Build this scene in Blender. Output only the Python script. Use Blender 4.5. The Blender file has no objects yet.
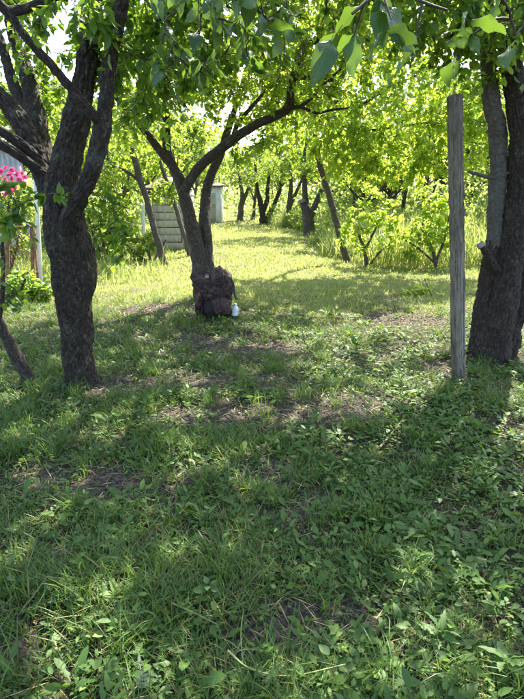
import bpy, math
import numpy as np
from mathutils import Vector, Matrix, noise as mnoise

# ------------------------------------------------------------------ camera, sky, sun, exposure
scene = bpy.context.scene
CAM_H, PITCH, FPX = 1.55, math.radians(16.7), 530.0      # eye height, tilt down, focal length in photo pixels
cam_d = bpy.data.cameras.new("camera")
cam_d.sensor_fit = 'VERTICAL'; cam_d.sensor_height = 36.0; cam_d.lens = FPX / 699 * 36.0
cam_d.clip_start = 0.05; cam_d.clip_end = 2000
cam = bpy.data.objects.new("camera", cam_d)
cam.location = (0, 0, CAM_H); cam.rotation_euler = (math.pi / 2 - PITCH, 0, 0)
scene.collection.objects.link(cam); scene.camera = cam

SUN_EL, SUN_AZ = math.radians(50), math.radians(24)       # azimuth measured from +Y (ahead) towards +X
world = bpy.data.worlds.new("World"); scene.world = world; world.use_nodes = True
wn = world.node_tree; wn.nodes.clear()
sky = wn.nodes.new("ShaderNodeTexSky"); sky.sky_type = 'NISHITA'; sky.sun_disc = False
sky.sun_elevation = SUN_EL; sky.sun_rotation = SUN_AZ; sky.dust_density = 2.0
bg = wn.nodes.new("ShaderNodeBackground"); bg.inputs[1].default_value = 0.15
wo = wn.nodes.new("ShaderNodeOutputWorld")
wn.links.new(sky.outputs[0], bg.inputs[0]); wn.links.new(bg.outputs[0], wo.inputs[0])

S = Vector((math.sin(SUN_AZ) * math.cos(SUN_EL), math.cos(SUN_AZ) * math.cos(SUN_EL), math.sin(SUN_EL)))
sun_d = bpy.data.lights.new("sun", 'SUN'); sun_d.energy = 5.0; sun_d.angle = math.radians(0.45)
sun_d.color = (1.0, 0.93, 0.80)
sun = bpy.data.objects.new("sun", sun_d); sun.rotation_euler = S.to_track_quat('Z', 'Y').to_euler()
sun.location = (10, 20, 30); scene.collection.objects.link(sun)

scene.view_settings.view_transform = 'Standard'; scene.view_settings.look = 'None'
scene.view_settings.exposure = 2.08; scene.view_settings.gamma = 1.0
scene.view_settings.use_curve_mapping = False
cy = scene.cycles
cy.max_bounces = 8; cy.diffuse_bounces = 5; cy.glossy_bounces = 2; cy.transmission_bounces = 4
cy.transparent_max_bounces = 4; cy.caustics_reflective = False; cy.caustics_refractive = False
cy.use_denoising = True; cy.use_adaptive_sampling = False
cy.sample_clamp_indirect = 8.0

# ------------------------------------------------------------------ helpers
COL = scene.collection
CP, SP = math.cos(PITCH), math.sin(PITCH)
UP = np.array([0, 0, 1.0])

def vnoise(x, y, scale, seed):
    """smooth value noise in [-1, 1], vectorised"""
    r = np.random.default_rng(seed); lat = r.uniform(-1, 1, (128, 128))
    fx = np.asarray(x, float) / scale + 1000.37; fy = np.asarray(y, float) / scale + 1000.71
    ix = np.floor(fx).astype(int); iy = np.floor(fy).astype(int); tx = fx - ix; ty = fy - iy
    tx = tx * tx * (3 - 2 * tx); ty = ty * ty * (3 - 2 * ty)
    g = lambda a, b: lat[a % 128, b % 128]
    return (g(ix, iy) * (1 - tx) + g(ix + 1, iy) * tx) * (1 - ty) + (g(ix, iy + 1) * (1 - tx) + g(ix + 1, iy + 1) * tx) * ty

def H(x, y):
    return 0.035 * vnoise(x, y, 1.7, 1) + 0.014 * vnoise(x, y, 0.45, 2) + 0.006 * vnoise(x, y, 0.13, 3)

def W(px, py, Y):
    """world point seen at photo pixel (px, py) at forward distance Y metres"""
    u = (px - 262) / FPX; v = (349.5 - py) / FPX
    d = np.array([u, CP + v * SP, -SP + v * CP]); k = Y / d[1]
    return np.array([0, 0, CAM_H]) + d * k

def G(px, py):
    u = (px - 262) / FPX; v = (349.5 - py) / FPX
    d = np.array([u, CP + v * SP, -SP + v * CP]); k = CAM_H / -d[2]
    p = np.array([0, 0, CAM_H]) + d * k
    p[2] = float(H(p[0], p[1])); return p

def depth(p):
    return p[..., 1] * CP - (p[..., 2] - CAM_H) * SP

def project(P):
    P = np.asarray(P); z = depth(P); x = P[..., 0]; y = P[..., 1] * SP + (P[..., 2] - CAM_H) * CP
    zz = np.maximum(z, 1e-3)
    return 262 + FPX * x / zz, 349.5 - FPX * y / zz, z

def mesh_from(name, V, F, attrs=None, smooth=True):
    V = np.ascontiguousarray(V, np.float32); F = np.ascontiguousarray(F, np.int32); k = F.shape[1]
    me = bpy.data.meshes.new(name)
    me.vertices.add(len(V)); me.vertices.foreach_set("co", V.ravel())
    me.loops.add(F.size); me.loops.foreach_set("vertex_index", F.ravel())
    me.polygons.add(len(F)); me.polygons.foreach_set("loop_start", np.arange(0, F.size, k, dtype=np.int32))
    me.polygons.foreach_set("loop_total", np.full(len(F), k, np.int32))
    if smooth: me.polygons.foreach_set("use_smooth", np.ones(len(F), bool))
    for n, a in (attrs or {}).items():
        a = np.ascontiguousarray(a, np.float32)
        at = me.attributes.new(n, 'FLOAT_VECTOR' if a.ndim == 2 else 'FLOAT', 'POINT')
        at.data.foreach_set("vector" if a.ndim == 2 else "value", a.ravel())
    me.update(calc_edges=True); me.validate()
    return me

def link(name, me, mat=None, parent=None, loc=None):
    o = bpy.data.objects.new(name, me); COL.objects.link(o)
    if mat is not None and me is not None and not me.materials: me.materials.append(mat)
    if parent is not None: o.parent = parent
    if loc is not None: o.location = loc
    return o

def thing(name, label, cat, loc, group=None):
    o = bpy.data.objects.new(name, None); o.empty_display_size = 0.1; COL.objects.link(o); o.location = loc
    o["label"] = label; o["category"] = cat
    if group: o["group"] = group
    return o

def tag(o, label=None, cat=None, group=None, kind=None):
    if label: o["label"] = label
    if cat: o["category"] = cat
    if group: o["group"] = group
    if kind: o["kind"] = kind
    return o

def copy_tree(o, loc, rz, sc, label, group=None):
    r = o.copy(); COL.objects.link(r); r.location = loc; r.rotation_euler = (0, 0, rz); r.scale = sc
    r["label"] = label
    if group: r["group"] = group
    for ch in o.children:
        c = ch.copy(); COL.objects.link(c); c.parent = r
    return r

class Bag:
    """collects polygons of one size into one mesh"""
    def __init__(s): s.V = []; s.F = []; s.A = {}; s.n = 0
    def add(s, V, F, **attrs):
        s.V.append(V); s.F.append(np.asarray(F) + s.n); s.n += len(V)
        for k, a in attrs.items(): s.A.setdefault(k, []).append(a)
    def mesh(s, name, smooth=True, origin=None):
        V = np.concatenate(s.V)
        if origin is not None: V = V - np.asarray(origin)
        return mesh_from(name, V, np.concatenate(s.F), {k: np.concatenate(a) for k, a in s.A.items()}, smooth)

def catmull(P, n):
    P = np.asarray(P, float); m = len(P)
    if m == 2: Q = np.vstack([2 * P[0] - P[1], P, 2 * P[1] - P[0]])
    else: Q = np.vstack([2 * P[0] - P[1], P, 2 * P[-1] - P[-2]])
    t = np.linspace(0, m - 1, n); i = np.minimum(t.astype(int), m - 2); f = (t - i)[:, None]
    a, b, c, d = Q[i], Q[i + 1], Q[i + 2], Q[i + 3]
    return 0.5 * (2 * b + (c - a) * f + (2 * a - 5 * b + 4 * c - d) * f ** 2 + (3 * b - a - 3 * c + d) * f ** 3)

def unit(v):
    return v / np.maximum(np.linalg.norm(v, axis=-1, keepdims=True), 1e-9)

def tube(C, R, sides, bark=0.0, seed=0, cap=True):
    """swept tube round centre line C with radii R; bark = depth of the ridges. returns V, quads, bk"""
    C = np.asarray(C, float); R = np.asarray(R, float); n = len(C)
    T = unit(np.gradient(C, axis=0)); ref = np.array([0.3, -1, 0.1]); N = np.empty_like(C)
    v = ref - T[0] * (ref @ T[0]); N[0] = v / np.linalg.norm(v)
    for i in range(1, n):
        v = N[i - 1] - T[i] * (N[i - 1] @ T[i]); N[i] = v / np.linalg.norm(v)
    B = np.cross(T, N); th = np.linspace(0, 2 * math.pi, sides, endpoint=False)
    s = np.concatenate([[0], np.cumsum(np.linalg.norm(np.diff(C, axis=0), axis=1))])
    co, si = np.cos(th), np.sin(th)
    rad = np.repeat(R[:, None], sides, 1)
    bk = np.stack([np.outer(R, co), np.outer(R, si), np.repeat(s[:, None], sides, 1)], -1)
    if bark > 0:
        for i in range(n):
            for j in range(sides):
                x, y, z = bk[i, j]; z0 = z + seed * 7.3
                lump = mnoise.noise((x * 8, y * 8, z0 * 5)) * 0.16 * R[i]
                a = mnoise.noise((x * 30, y * 30, z0 * 10)); b = mnoise.noise((x * 80, y * 80, z0 * 40))
                rad[i, j] += lump + bark * (min(abs(a) * 3.2, 1.0) - .6 + b * 0.55)
    V = C[:, None] + rad[..., None] * (co[None, :, None] * N[:, None] + si[None, :, None] * B[:, None])
    V = V.reshape(-1, 3); bkf = bk.reshape(-1, 3)
    i, j = np.meshgrid(np.arange(n - 1), np.arange(sides), indexing='ij'); j2 = (j + 1) % sides
    F = np.stack([i * sides + j, i * sides + j2, (i + 1) * sides + j2, (i + 1) * sides + j], -1).reshape(-1, 4)
    if cap:
        k = len(V); V = np.vstack([V, C[-1] + T[-1] * R[-1] * 0.35]); bkf = np.vstack([bkf, [0, 0, s[-1]]])
        jj = np.arange(0, sides - 1, 2); o = (n - 1) * sides
        F = np.vstack([F, np.stack([o + jj, o + jj + 1, o + (jj + 2) % sides, np.full(len(jj), k)], -1)])
    return V, F, bkf

def limb_px(pts):
    """(px, py, Y, width px) list -> centre line and radii in metres"""
    P = np.array([W(a, b, c) for a, b, c, _ in pts]); r = np.array([w for *_, w in pts]) * 0.5 * depth(P) / FPX
    return P, r

# ------------------------------------------------------------------ materials
def new_mat(name):
    m = bpy.data.materials.new(name); m.use_nodes = True; nt = m.node_tree; nt.nodes.clear()
    out = nt.nodes.new("ShaderNodeOutputMaterial"); return m, nt, out

def nd(nt, typ, **kw):
    n = nt.nodes.new(typ)
    for k, v in kw.items():
        if k.startswith("i_"): n.inputs[int(k[2:])].default_value = v
        else: setattr(n, k, v)
    return n

def ramp(nt, stops, interp='LINEAR'):
    n = nt.nodes.new("ShaderNodeValToRGB"); n.color_ramp.interpolation = interp
    el = n.color_ramp.elements
    while len(el) < len(stops): el.new(0.5)
    for e, (p, c) in zip(el, stops): e.position = p; e.color = (*c, 1)
    return n

def mixrgb(nt, a, b, fac, mode='MIX'):
    n = nt.nodes.new("ShaderNodeMix"); n.data_type = 'RGBA'; n.blend_type = mode
    for sock, v in ((n.inputs[0], fac), (n.inputs[6], a), (n.inputs[7], b)):
        if hasattr(v, "links"): nt.links.new(v, sock)
        elif isinstance(v, (int, float)): sock.default_value = v
        else: sock.default_value = (*v, 1)
    return n.outputs[2]

def leaf_mat(name, stops, trans, tfac=0.45, rough=0.42, use_obj=False, veins=False, spec=0.5):
    m, nt, out = new_mat(name); L = nt.links
    if use_obj: src = nd(nt, "ShaderNodeObjectInfo").outputs["Random"]
    else: src = nd(nt, "ShaderNodeAttribute", attribute_name="rnd").outputs["Fac"]
    cr = ramp(nt, stops); L.new(src, cr.inputs[0]); col = cr.outputs[0]
    # blotches of yellowing along the blade
    no = nd(nt, "ShaderNodeTexNoise"); no.inputs["Scale"].default_value = 9 if not use_obj else 5
    tc = nd(nt, "ShaderNodeTexCoord"); L.new(tc.outputs["Object"], no.inputs["Vector"])
    col = mixrgb(nt, col, mixrgb(nt, col, (0.75, 0.85, 0.55), 1.0, 'MULTIPLY'), no.outputs["Fac"])
    bump = None
    if veins:
        sx = nd(nt, "ShaderNodeSeparateXYZ"); L.new(tc.outputs["Object"], sx.inputs[0])
        ab = nd(nt, "ShaderNodeMath", operation='ABSOLUTE'); L.new(sx.outputs[0], ab.inputs[0])
        k = nd(nt, "ShaderNodeMath", operation='MULTIPLY_ADD', i_1=-0.9); L.new(ab.outputs[0], k.inputs[0]); L.new(sx.outputs[1], k.inputs[2])
        f = nd(nt, "ShaderNodeMath", operation='MULTIPLY', i_1=11.0); L.new(k.outputs[0], f.inputs[0])
        fr = nd(nt, "ShaderNodeMath", operation='PINGPONG', i_1=0.5); L.new(f.outputs[0], fr.inputs[0])
        lt = nd(nt, "ShaderNodeMath", operation='LESS_THAN', i_1=0.05); L.new(fr.outputs[0], lt.inputs[0])
        mid = nd(nt, "ShaderNodeMath", operation='LESS_THAN', i_1=0.012); L.new(ab.outputs[0], mid.inputs[0])
        mx = nd(nt, "ShaderNodeMath", operation='MAXIMUM'); L.new(lt.outputs[0], mx.inputs[0]); L.new(mid.outputs[0], mx.inputs[1])
        sc = nd(nt, "ShaderNodeMath", operation='MULTIPLY', i_1=0.16); L.new(mx.outputs[0], sc.inputs[0])
        col = mixrgb(nt, col, (0.16, 0.24, 0.07), sc.outputs[0])
        bump = nd(nt, "ShaderNodeBump"); bump.inputs["Strength"].default_value = 0.15; bump.inputs["Distance"].default_value = 0.01
        L.new(fr.outputs[0], bump.inputs["Height"])
    p = nd(nt, "ShaderNodeBsdfPrincipled"); p.inputs["Roughness"].default_value = rough
    p.inputs["Specular IOR Level"].default_value = spec
    L.new(col, p.inputs["Base Color"])
    if bump: L.new(bump.outputs[0], p.inputs["Normal"])
    t = nd(nt, "ShaderNodeBsdfTranslucent"); L.new(mixrgb(nt, col, trans, 0.75), t.inputs[0])
    ms = nd(nt, "ShaderNodeMixShader", i_0=tfac); L.new(p.outputs[0], ms.inputs[1]); L.new(t.outputs[0], ms.inputs[2])
    L.new(ms.outputs[0], out.inputs[0]); return m

def bark_mat(name, dark, mid, light, lichen=0.3, scale=1.0, smooth=False):
    m, nt, out = new_mat(name); L = nt.links
    at = nd(nt, "ShaderNodeAttribute", attribute_name="bk")
    mp = nd(nt, "ShaderNodeMapping"); mp.inputs["Scale"].default_value = (scale, scale, scale * (0.5 if not smooth else 1.6))
    L.new(at.outputs["Vector"], mp.inputs[0])
    n1 = nd(nt, "ShaderNodeTexNoise"); n1.inputs["Scale"].default_value = 46; n1.inputs["Detail"].default_value = 8; n1.inputs["Roughness"].default_value = 0.65
    L.new(mp.outputs[0], n1.inputs["Vector"])
    vo = nd(nt, "ShaderNodeTexVoronoi", feature='DISTANCE_TO_EDGE'); vo.inputs["Scale"].default_value = 62 if not smooth else 24
    dm = mixrgb(nt, mp.outputs[0], n1.outputs["Color"], 0.07); L.new(dm, vo.inputs["Vector"])
    cr = ramp(nt, [(0.30, dark), (0.52, mid), (0.78, light)]); L.new(n1.outputs["Fac"], cr.inputs[0])
    ck = ramp(nt, [(0.0, (0.18, 0.17, 0.16)), (0.2, (1, 1, 1))]); L.new(vo.outputs["Distance"], ck.inputs[0])
    col = mixrgb(nt, cr.outputs[0], ck.outputs[0], 0.75 if not smooth else 0.25, 'MULTIPLY')
    n2 = nd(nt, "ShaderNodeTexNoise"); n2.inputs["Scale"].default_value = 9; n2.inputs["Detail"].default_value = 6; L.new(at.outputs["Vector"], n2.inputs["Vector"])
    lr = ramp(nt, [(0.56, (0, 0, 0)), (0.66, (1, 1, 1))]); L.new(n2.outputs["Fac"], lr.inputs[0])
    lf = nd(nt, "ShaderNodeMath", operation='MULTIPLY', i_1=lichen); L.new(lr.outputs[0], lf.inputs[0])
    col = mixrgb(nt, col, (0.20, 0.21, 0.15), lf.outputs[0])
    p = nd(nt, "ShaderNodeBsdfPrincipled"); p.inputs["Roughness"].default_value = 0.85; L.new(col, p.inputs["Base Color"])
    hb = nd(nt, "ShaderNodeMath", operation='ADD'); L.new(n1.outputs["Fac"], hb.inputs[0])
    mn = nd(nt, "ShaderNodeMath", operation='MINIMUM', i_1=0.2); L.new(vo.outputs["Distance"], mn.inputs[0])
    m3 = nd(nt, "ShaderNodeMath", operation='MULTIPLY', i_1=3.0 if not smooth else 0.6); L.new(mn.outputs[0], m3.inputs[0]); L.new(m3.outputs[0], hb.inputs[1])
    bp = nd(nt, "ShaderNodeBump"); bp.inputs["Strength"].default_value = 0.9 if not smooth else 0.4; bp.inputs["Distance"].default_value = 0.012
    L.new(hb.outputs[0], bp.inputs["Height"]); L.new(bp.outputs[0], p.inputs["Normal"])
    L.new(p.outputs[0], out.inputs[0]); return m

def noise_mat(name, c1, c2, scale=8.0, rough=0.8, bump=0.3, stretch=(1, 1, 1), detail=6, metallic=0.0, lo=0.35, hi=0.65):
    m, nt, out = new_mat(name); L = nt.links
    tc = nd(nt, "ShaderNodeTexCoord"); mp = nd(nt, "ShaderNodeMapping"); mp.inputs["Scale"].default_value = stretch
    L.new(tc.outputs["Object"], mp.inputs[0])
    n = nd(nt, "ShaderNodeTexNoise"); n.inputs["Scale"].default_value = scale; n.inputs["Detail"].default_value = detail; L.new(mp.outputs[0], n.inputs["Vector"])
    cr = ramp(nt, [(lo, c1), (hi, c2)]); L.new(n.outputs["Fac"], cr.inputs[0])
    p = nd(nt, "ShaderNodeBsdfPrincipled"); p.inputs["Roughness"].default_value = rough; p.inputs["Metallic"].default_value = metallic
    L.new(cr.outputs[0], p.inputs["Base Color"])
    b = nd(nt, "ShaderNodeBump"); b.inputs["Strength"].default_value = bump; b.inputs["Distance"].default_value = 0.01
    L.new(n.outputs["Fac"], b.inputs["Height"]); L.new(b.outputs[0], p.inputs["Normal"]); L.new(p.outputs[0], out.inputs[0])
    return m

M = {}
M['leaf_dark'] = leaf_mat("apple_leaf", [(0, (0.030, 0.085, 0.018)), (0.6, (0.050, 0.125, 0.024)), (1, (0.085, 0.165, 0.030))], (0.42, 0.62, 0.05), 0.54)
M['leaf_mid'] = leaf_mat("light_apple_leaf", [(0, (0.045, 0.105, 0.020)), (0.6, (0.070, 0.150, 0.028)), (1, (0.11, 0.19, 0.035))], (0.60, 0.78, 0.06), 0.57)
M['leaf_shade'] = leaf_mat("shaded_apple_leaf", [(0, (0.025, 0.070, 0.020)), (0.85, (0.045, 0.105, 0.028)), (1, (0.10, 0.17, 0.03))], (0.20, 0.34, 0.03), 0.30, 0.36, True, True)  # darker copy of the single apple leaf, shade put into its colour
M['leaf_pale'] = leaf_mat("scrub_leaf", [(0, (0.07, 0.12, 0.03)), (0.5, (0.11, 0.17, 0.05)), (1, (0.18, 0.23, 0.08))], (0.60, 0.74, 0.16), 0.5)
M['leaf_near'] = leaf_mat("apple_leaf_single", [(0, (0.028, 0.080, 0.020)), (0.65, (0.048, 0.120, 0.026)), (1, (0.085, 0.17, 0.03))], (0.32, 0.52, 0.03), 0.46, 0.38, True, True)
M['leaf_bright'] = leaf_mat("sunlit_leaf", [(0, (0.06, 0.14, 0.02)), (0.5, (0.09, 0.18, 0.025)), (1, (0.15, 0.23, 0.03))], (0.70, 0.88, 0.09), 0.64)
M['leaf_far'] = leaf_mat("orchard_leaf", [(0, (0.045, 0.095, 0.022)), (0.6, (0.075, 0.145, 0.030)), (1, (0.12, 0.19, 0.04))], (0.50, 0.66, 0.06), 0.52)
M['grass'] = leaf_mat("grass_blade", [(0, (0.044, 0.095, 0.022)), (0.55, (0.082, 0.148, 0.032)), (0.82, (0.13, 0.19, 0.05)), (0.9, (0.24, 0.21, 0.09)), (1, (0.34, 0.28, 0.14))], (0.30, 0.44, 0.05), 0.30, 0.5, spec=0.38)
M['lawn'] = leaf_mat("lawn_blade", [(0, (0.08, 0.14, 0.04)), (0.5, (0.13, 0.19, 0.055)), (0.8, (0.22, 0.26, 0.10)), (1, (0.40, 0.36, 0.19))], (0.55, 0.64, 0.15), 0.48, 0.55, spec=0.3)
M['weed'] = leaf_mat("weed_leaf", [(0, (0.044, 0.095, 0.024)), (0.6, (0.082, 0.150, 0.033)), (0.92, (0.13, 0.21, 0.055)), (1, (0.22, 0.22, 0.07))], (0.32, 0.48, 0.05), 0.30, 0.55, spec=.32)
M['weed_one'] = leaf_mat("weed_leaf_single", [(0, (0.048, 0.100, 0.028)), (1, (0.085, 0.155, 0.042))], (0.22, 0.40, 0.05), 0.32, 0.55, True, True, .35)
M['straw'] = noise_mat("dry_straw", (0.20, 0.15, 0.07), (0.40, 0.32, 0.17), 20, 0.8, 0.1)
M['litter'] = noise_mat("dead_leaf", (0.09, 0.05, 0.025), (0.26, 0.18, 0.10), 14, 0.8, 0.2)
M['bark_left'] = bark_mat("old_apple_bark", (0.019, 0.012, 0.008), (0.066, 0.045, 0.031), (0.18, 0.135, 0.095), 0.28)
M['bark_mid'] = bark_mat("grey_brown_bark", (0.038, 0.027, 0.020), (0.105, 0.076, 0.058), (0.25, 0.195, 0.155), 0.35)
M['bark_right'] = bark_mat("reddish_bark", (0.024, 0.015, 0.012), (0.068, 0.043, 0.033), (0.15, 0.105, 0.08), 0.2)
M['bark_smooth'] = bark_mat("smooth_grey_bark", (0.052, 0.043, 0.037), (0.098, 0.083, 0.070), (0.17, 0.148, 0.125), 0.2, 0.7, True)
M['bark_far'] = bark_mat("far_bark", (0.055, 0.043, 0.035), (0.13, 0.105, 0.088), (0.27, 0.23, 0.19), 0.4)
M['twig'] = noise_mat("twig_bark", (0.035, 0.027, 0.020), (0.09, 0.07, 0.05), 30, 0.8, 0.1)
M['cutwood'] = noise_mat("cut_wood", (0.13, 0.105, 0.08), (0.30, 0.26, 0.205), 25, 0.7, 0.2)
M['post'] = noise_mat("weathered_post", (0.050, 0.040, 0.028), (0.21, 0.17, 0.125), 30, 0.9, 0.6, (1, 1, 0.06), 12, lo=.28, hi=.75)
def post_mat():
    m, nt, out = new_mat("weathered_post_wood"); L = nt.links; tc = nd(nt, "ShaderNodeTexCoord")
    def tex(scale, stretch, detail, rough=.6):
        mp = nd(nt, "ShaderNodeMapping"); mp.inputs["Scale"].default_value = stretch; L.new(tc.outputs["Object"], mp.inputs[0])
        n = nd(nt, "ShaderNodeTexNoise"); n.inputs["Scale"].default_value = scale; n.inputs["Detail"].default_value = detail; n.inputs["Roughness"].default_value = rough; n.inputs["Distortion"].default_value = .25; L.new(mp.outputs[0], n.inputs["Vector"]); return n.outputs["Fac"]
    g = tex(95, (1, 1, .03), 10); b = tex(9, (1, 1, .35), 8, .7); c = tex(38, (1, 1, .018), 3)
    cr = ramp(nt, [(.3, (.13, .108, .083)), (.7, (.29, .25, .20))]); L.new(g, cr.inputs[0])
    bl = ramp(nt, [(.36, (.42, .40, .36)), (.55, (1, 1, 1)), (.72, (1.0, .93, .80))]); L.new(b, bl.inputs[0]); col = mixrgb(nt, cr.outputs[0], bl.outputs[0], 1.0, 'MULTIPLY')
    ck = ramp(nt, [(.470, (1, 1, 1)), (.488, (.12, .11, .10)), (.500, (.12, .11, .10)), (.515, (1, 1, 1))]); L.new(c, ck.inputs[0]); col = mixrgb(nt, col, ck.outputs[0], .8, 'MULTIPLY')
    p = nd(nt, "ShaderNodeBsdfPrincipled"); p.inputs["Roughness"].default_value = .92; p.inputs["Specular IOR Level"].default_value = .2; L.new(col, p.inputs["Base Color"])
    ad = nd(nt, "ShaderNodeMath", operation='ADD'); L.new(g, ad.inputs[0]); L.new(ck.outputs[0], ad.inputs[1])
    bp = nd(nt, "ShaderNodeBump"); bp.inputs["Strength"].default_value = .5; bp.inputs["Distance"].default_value = .006; L.new(ad.outputs[0], bp.inputs["Height"]); L.new(bp.outputs[0], p.inputs["Normal"]); L.new(p.outputs[0], out.inputs[0]); return m
M['post_grey'] = post_mat()
M['oldwood'] = noise_mat("old_board", (0.30, 0.27, 0.22), (0.50, 0.46, 0.39), 9, 0.85, 0.4, (0.2, 1, 1), 8)
M['stick'] = noise_mat("dry_stick", (0.16, 0.115, 0.06), (0.33, 0.25, 0.14), 20, 0.8, 0.3, (1, 1, 0.2))
M['rust'] = noise_mat("rusty_iron", (0.10, 0.045, 0.02), (0.30, 0.17, 0.09), 18, 0.8, 0.3)
M['white'] = noise_mat("white_paint", (0.60, 0.60, 0.58), (0.78, 0.78, 0.76), 4, 0.6, 0.1)
M['sheet'] = noise_mat("pale_roof_sheet", (0.42, 0.38, 0.36), (0.58, 0.54, 0.51), 3, 0.6, 0.05)
M['pink'] = leaf_mat("pink_petal", [(0, (0.62, 0.05, 0.24)), (1, (0.80, 0.22, 0.42))], (0.8, 0.10, 0.3), 0.35)

# leaf templates: u across, v along, z fold ; triangles
TA = (np.array([[0, 0, 0], [-.5, .42, .06], [.5, .42, .06], [0, .48, -.03], [0, 1, -.02]]), np.array([[0, 3, 1], [0, 2, 3], [1, 3, 4], [3, 2, 4]]))
TB = (np.array([[0, 0, 0], [-.42, .25, .07], [-.44, .60, .06], [0, 1, -.05], [.44, .60, .06], [.42, .25, .07], [0, .27, -.01], [0, .62, -.02]]),
      np.array([[0, 6, 1], [1, 6, 7], [1, 7, 2], [2, 7, 3], [0, 5, 6], [5, 4, 7], [5, 7, 6], [4, 3, 7]]))
# long, lobed (dandelion like)
TD = (np.array([[0, 0, 0], [-.12, .22, .02], [-.40, .30, .05], [-.20, .45, .03], [-.5, .62, .06], [-.38, .84, .03], [0, 1, 0],
                [.38, .84, .03], [.5, .62, .06], [.20, .45, .03], [.40, .30, .05], [.12, .22, .02], [0, .4, -.02], [0, .75, -.02]]),
      np.array([[0, 12, 1], [1, 12, 2], [2, 12, 3], [3, 12, 13], [3, 13, 4], [4, 13, 5], [5, 13, 6],
                [0, 11, 12], [11, 10, 12], [10, 9, 12], [9, 13, 12], [9, 8, 13], [8, 7, 13], [7, 6, 13]]))

def leaf_batch(P, D, N, L, Wd, tmpl, bend=0.12):
    """one mesh of many leaves. P base, D direction, N normal, L length, Wd width"""
    tv, tf = tmpl; D = unit(D); N = unit(N - D * np.sum(N * D, 1, keepdims=True)); Sd = np.cross(D, N)
    n = len(P); u, v, z = tv[:, 0], tv[:, 1], tv[:, 2]
    V = (P[:, None] + (v[None, :] * L[:, None])[..., None] * D[:, None] + (u[None, :] * Wd[:, None])[..., None] * Sd[:, None]
         + ((z[None, :] * Wd[:, None]) - bend * v[None, :] ** 2 * L[:, None])[..., None] * N[:, None])
    F = tf[None] + (np.arange(n) * len(tv))[:, None, None]
    return V.reshape(-1, 3), F.reshape(-1, 3)

def single_leaf_mesh(name, mat, width=0.56, bend=0.2, wave=0.03, lobed=False, petiole=0.22):
    """one modelled leaf: length 1 along +Y, folded along the midrib, wavy edge, with a stalk"""
    rows = 9; V = []; F = []
    for i in range(rows):
        v = i / (rows - 1); w = width * 0.5 * (math.sin(math.pi * min(v ** 0.82 * 0.97 + 0.03, 1)) ** 0.8)
        if i == rows - 1: w = 0.004
        if lobed: w *= 0.75 + 0.55 * (i % 2) * (1 - abs(v - .5))
        for j, u in enumerate((-1, -.5, 0, .5, 1)):
            z = 0.16 * abs(u) * w - bend * v * v + wave * math.sin(v * 13 + u * 3) * abs(u)
            V.append((u * w, v, z))
    for i in range(rows - 1):
        for j in range(4): a = i * 5 + j; F.append((a, a + 1, a + 6, a + 5))
    k = len(V); r = 0.011
    for (y, z) in ((0.03, 0), (-petiole, 0.05)):
        for q in range(3): V.append((r * math.cos(q * 2.09), y, z + r * math.sin(q * 2.09)))
    for q in range(3): F.append((k + q, k + (q + 1) % 3, k + 3 + (q + 1) % 3, k + 3 + q))
    me = mesh_from(name, np.array(V), np.array(F)); me.materials.append(mat); return me

LEAF_MESHES = [single_leaf_mesh("apple_leaf", M['leaf_near'], w, b, wv) for w, b, wv in
               ((.56, .16, .02), (.62, .28, .04), (.50, .10, .03), (.58, .36, .03), (.54, .02, .05))]

SHADE_MESHES = [single_leaf_mesh("bough_leaf", M['leaf_shade'], w, b, wv) for w, b, wv in
               ((.56, .30, .05), (.66, .45, .07), (.50, .22, .06), (.60, .60, .05), (.52, .15, .09))]

def leaf_matrix(p, d, n, L, wk=1.0):
    d = d / np.linalg.norm(d); n = n - d * (n @ d); n = n / np.linalg.norm(n); s = np.cross(d, n)
    m = Matrix.Identity(4)
    for r in range(3): m[r][0] = s[r] * L * wk; m[r][1] = d[r] * L; m[r][2] = n[r] * L; m[r][3] = p[r]
    return m

# ------------------------------------------------------------------ ground
def ground_axis(lo, hi, fine_lo, fine_hi, step):
    a = list(np.arange(fine_lo, fine_hi, step)); s = step; x = fine_hi
    while x < hi: a.append(x); s *= 1.13; x += s
    a.append(hi); s = step; x = fine_lo - s
    b = []
    while x > lo: b.append(x); s *= 1.13; x -= s
    b.append(lo); return np.array(b[::-1] + a)

gx = ground_axis(-160, 160, -4.2, 4.2, 0.04); gy = ground_axis(-30, 260, 0.6, 9.0, 0.04)
X, Y = np.meshgrid(gx, gy); Z = H(X, Y)
V = np.stack([X, Y, Z], -1).reshape(-1, 3); nx, ny = len(gx), len(gy)
i, j = np.meshgrid(np.arange(ny - 1), np.arange(nx - 1), indexing='ij')
F = np.stack([i * nx + j, i * nx + j + 1, (i + 1) * nx + j + 1, (i + 1) * nx + j], -1).reshape(-1, 4)

BARE = [(*G(172, 311)[:2], .75, .45), (*G(190, 384)[:2], .75, .35), (*G(165, 420)[:2], .5, .22), (*G(345, 405)[:2], .55, .3),
        (*G(430, 372)[:2], .45, .3), (*G(400, 318)[:2], .8, .5), (*G(300, 520)[:2], .22, .25), (*G(310, 610)[:2], .22, .2),
        (*G(240, 345)[:2], .7, .4), (*G(270, 470)[:2], .2, .2), (*G(120, 480)[:2], .3, .15)]
def bareness(x, y):
    b = np.zeros_like(x)
    for bx, by, rx, ry in BARE:
        b = np.maximum(b, np.exp(-(((x - bx) / rx) ** 2 + ((y - by) / ry) ** 2)))
    b = b + 0.38 * vnoise(x, y, 0.42, 11) + 0.25 * vnoise(x, y, 0.16, 12)
    return b
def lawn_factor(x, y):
    return np.clip((y - 6.3 + 0.7 * vnoise(x, y, 1.1, 21)) / 1.8, 0, 1)

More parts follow.
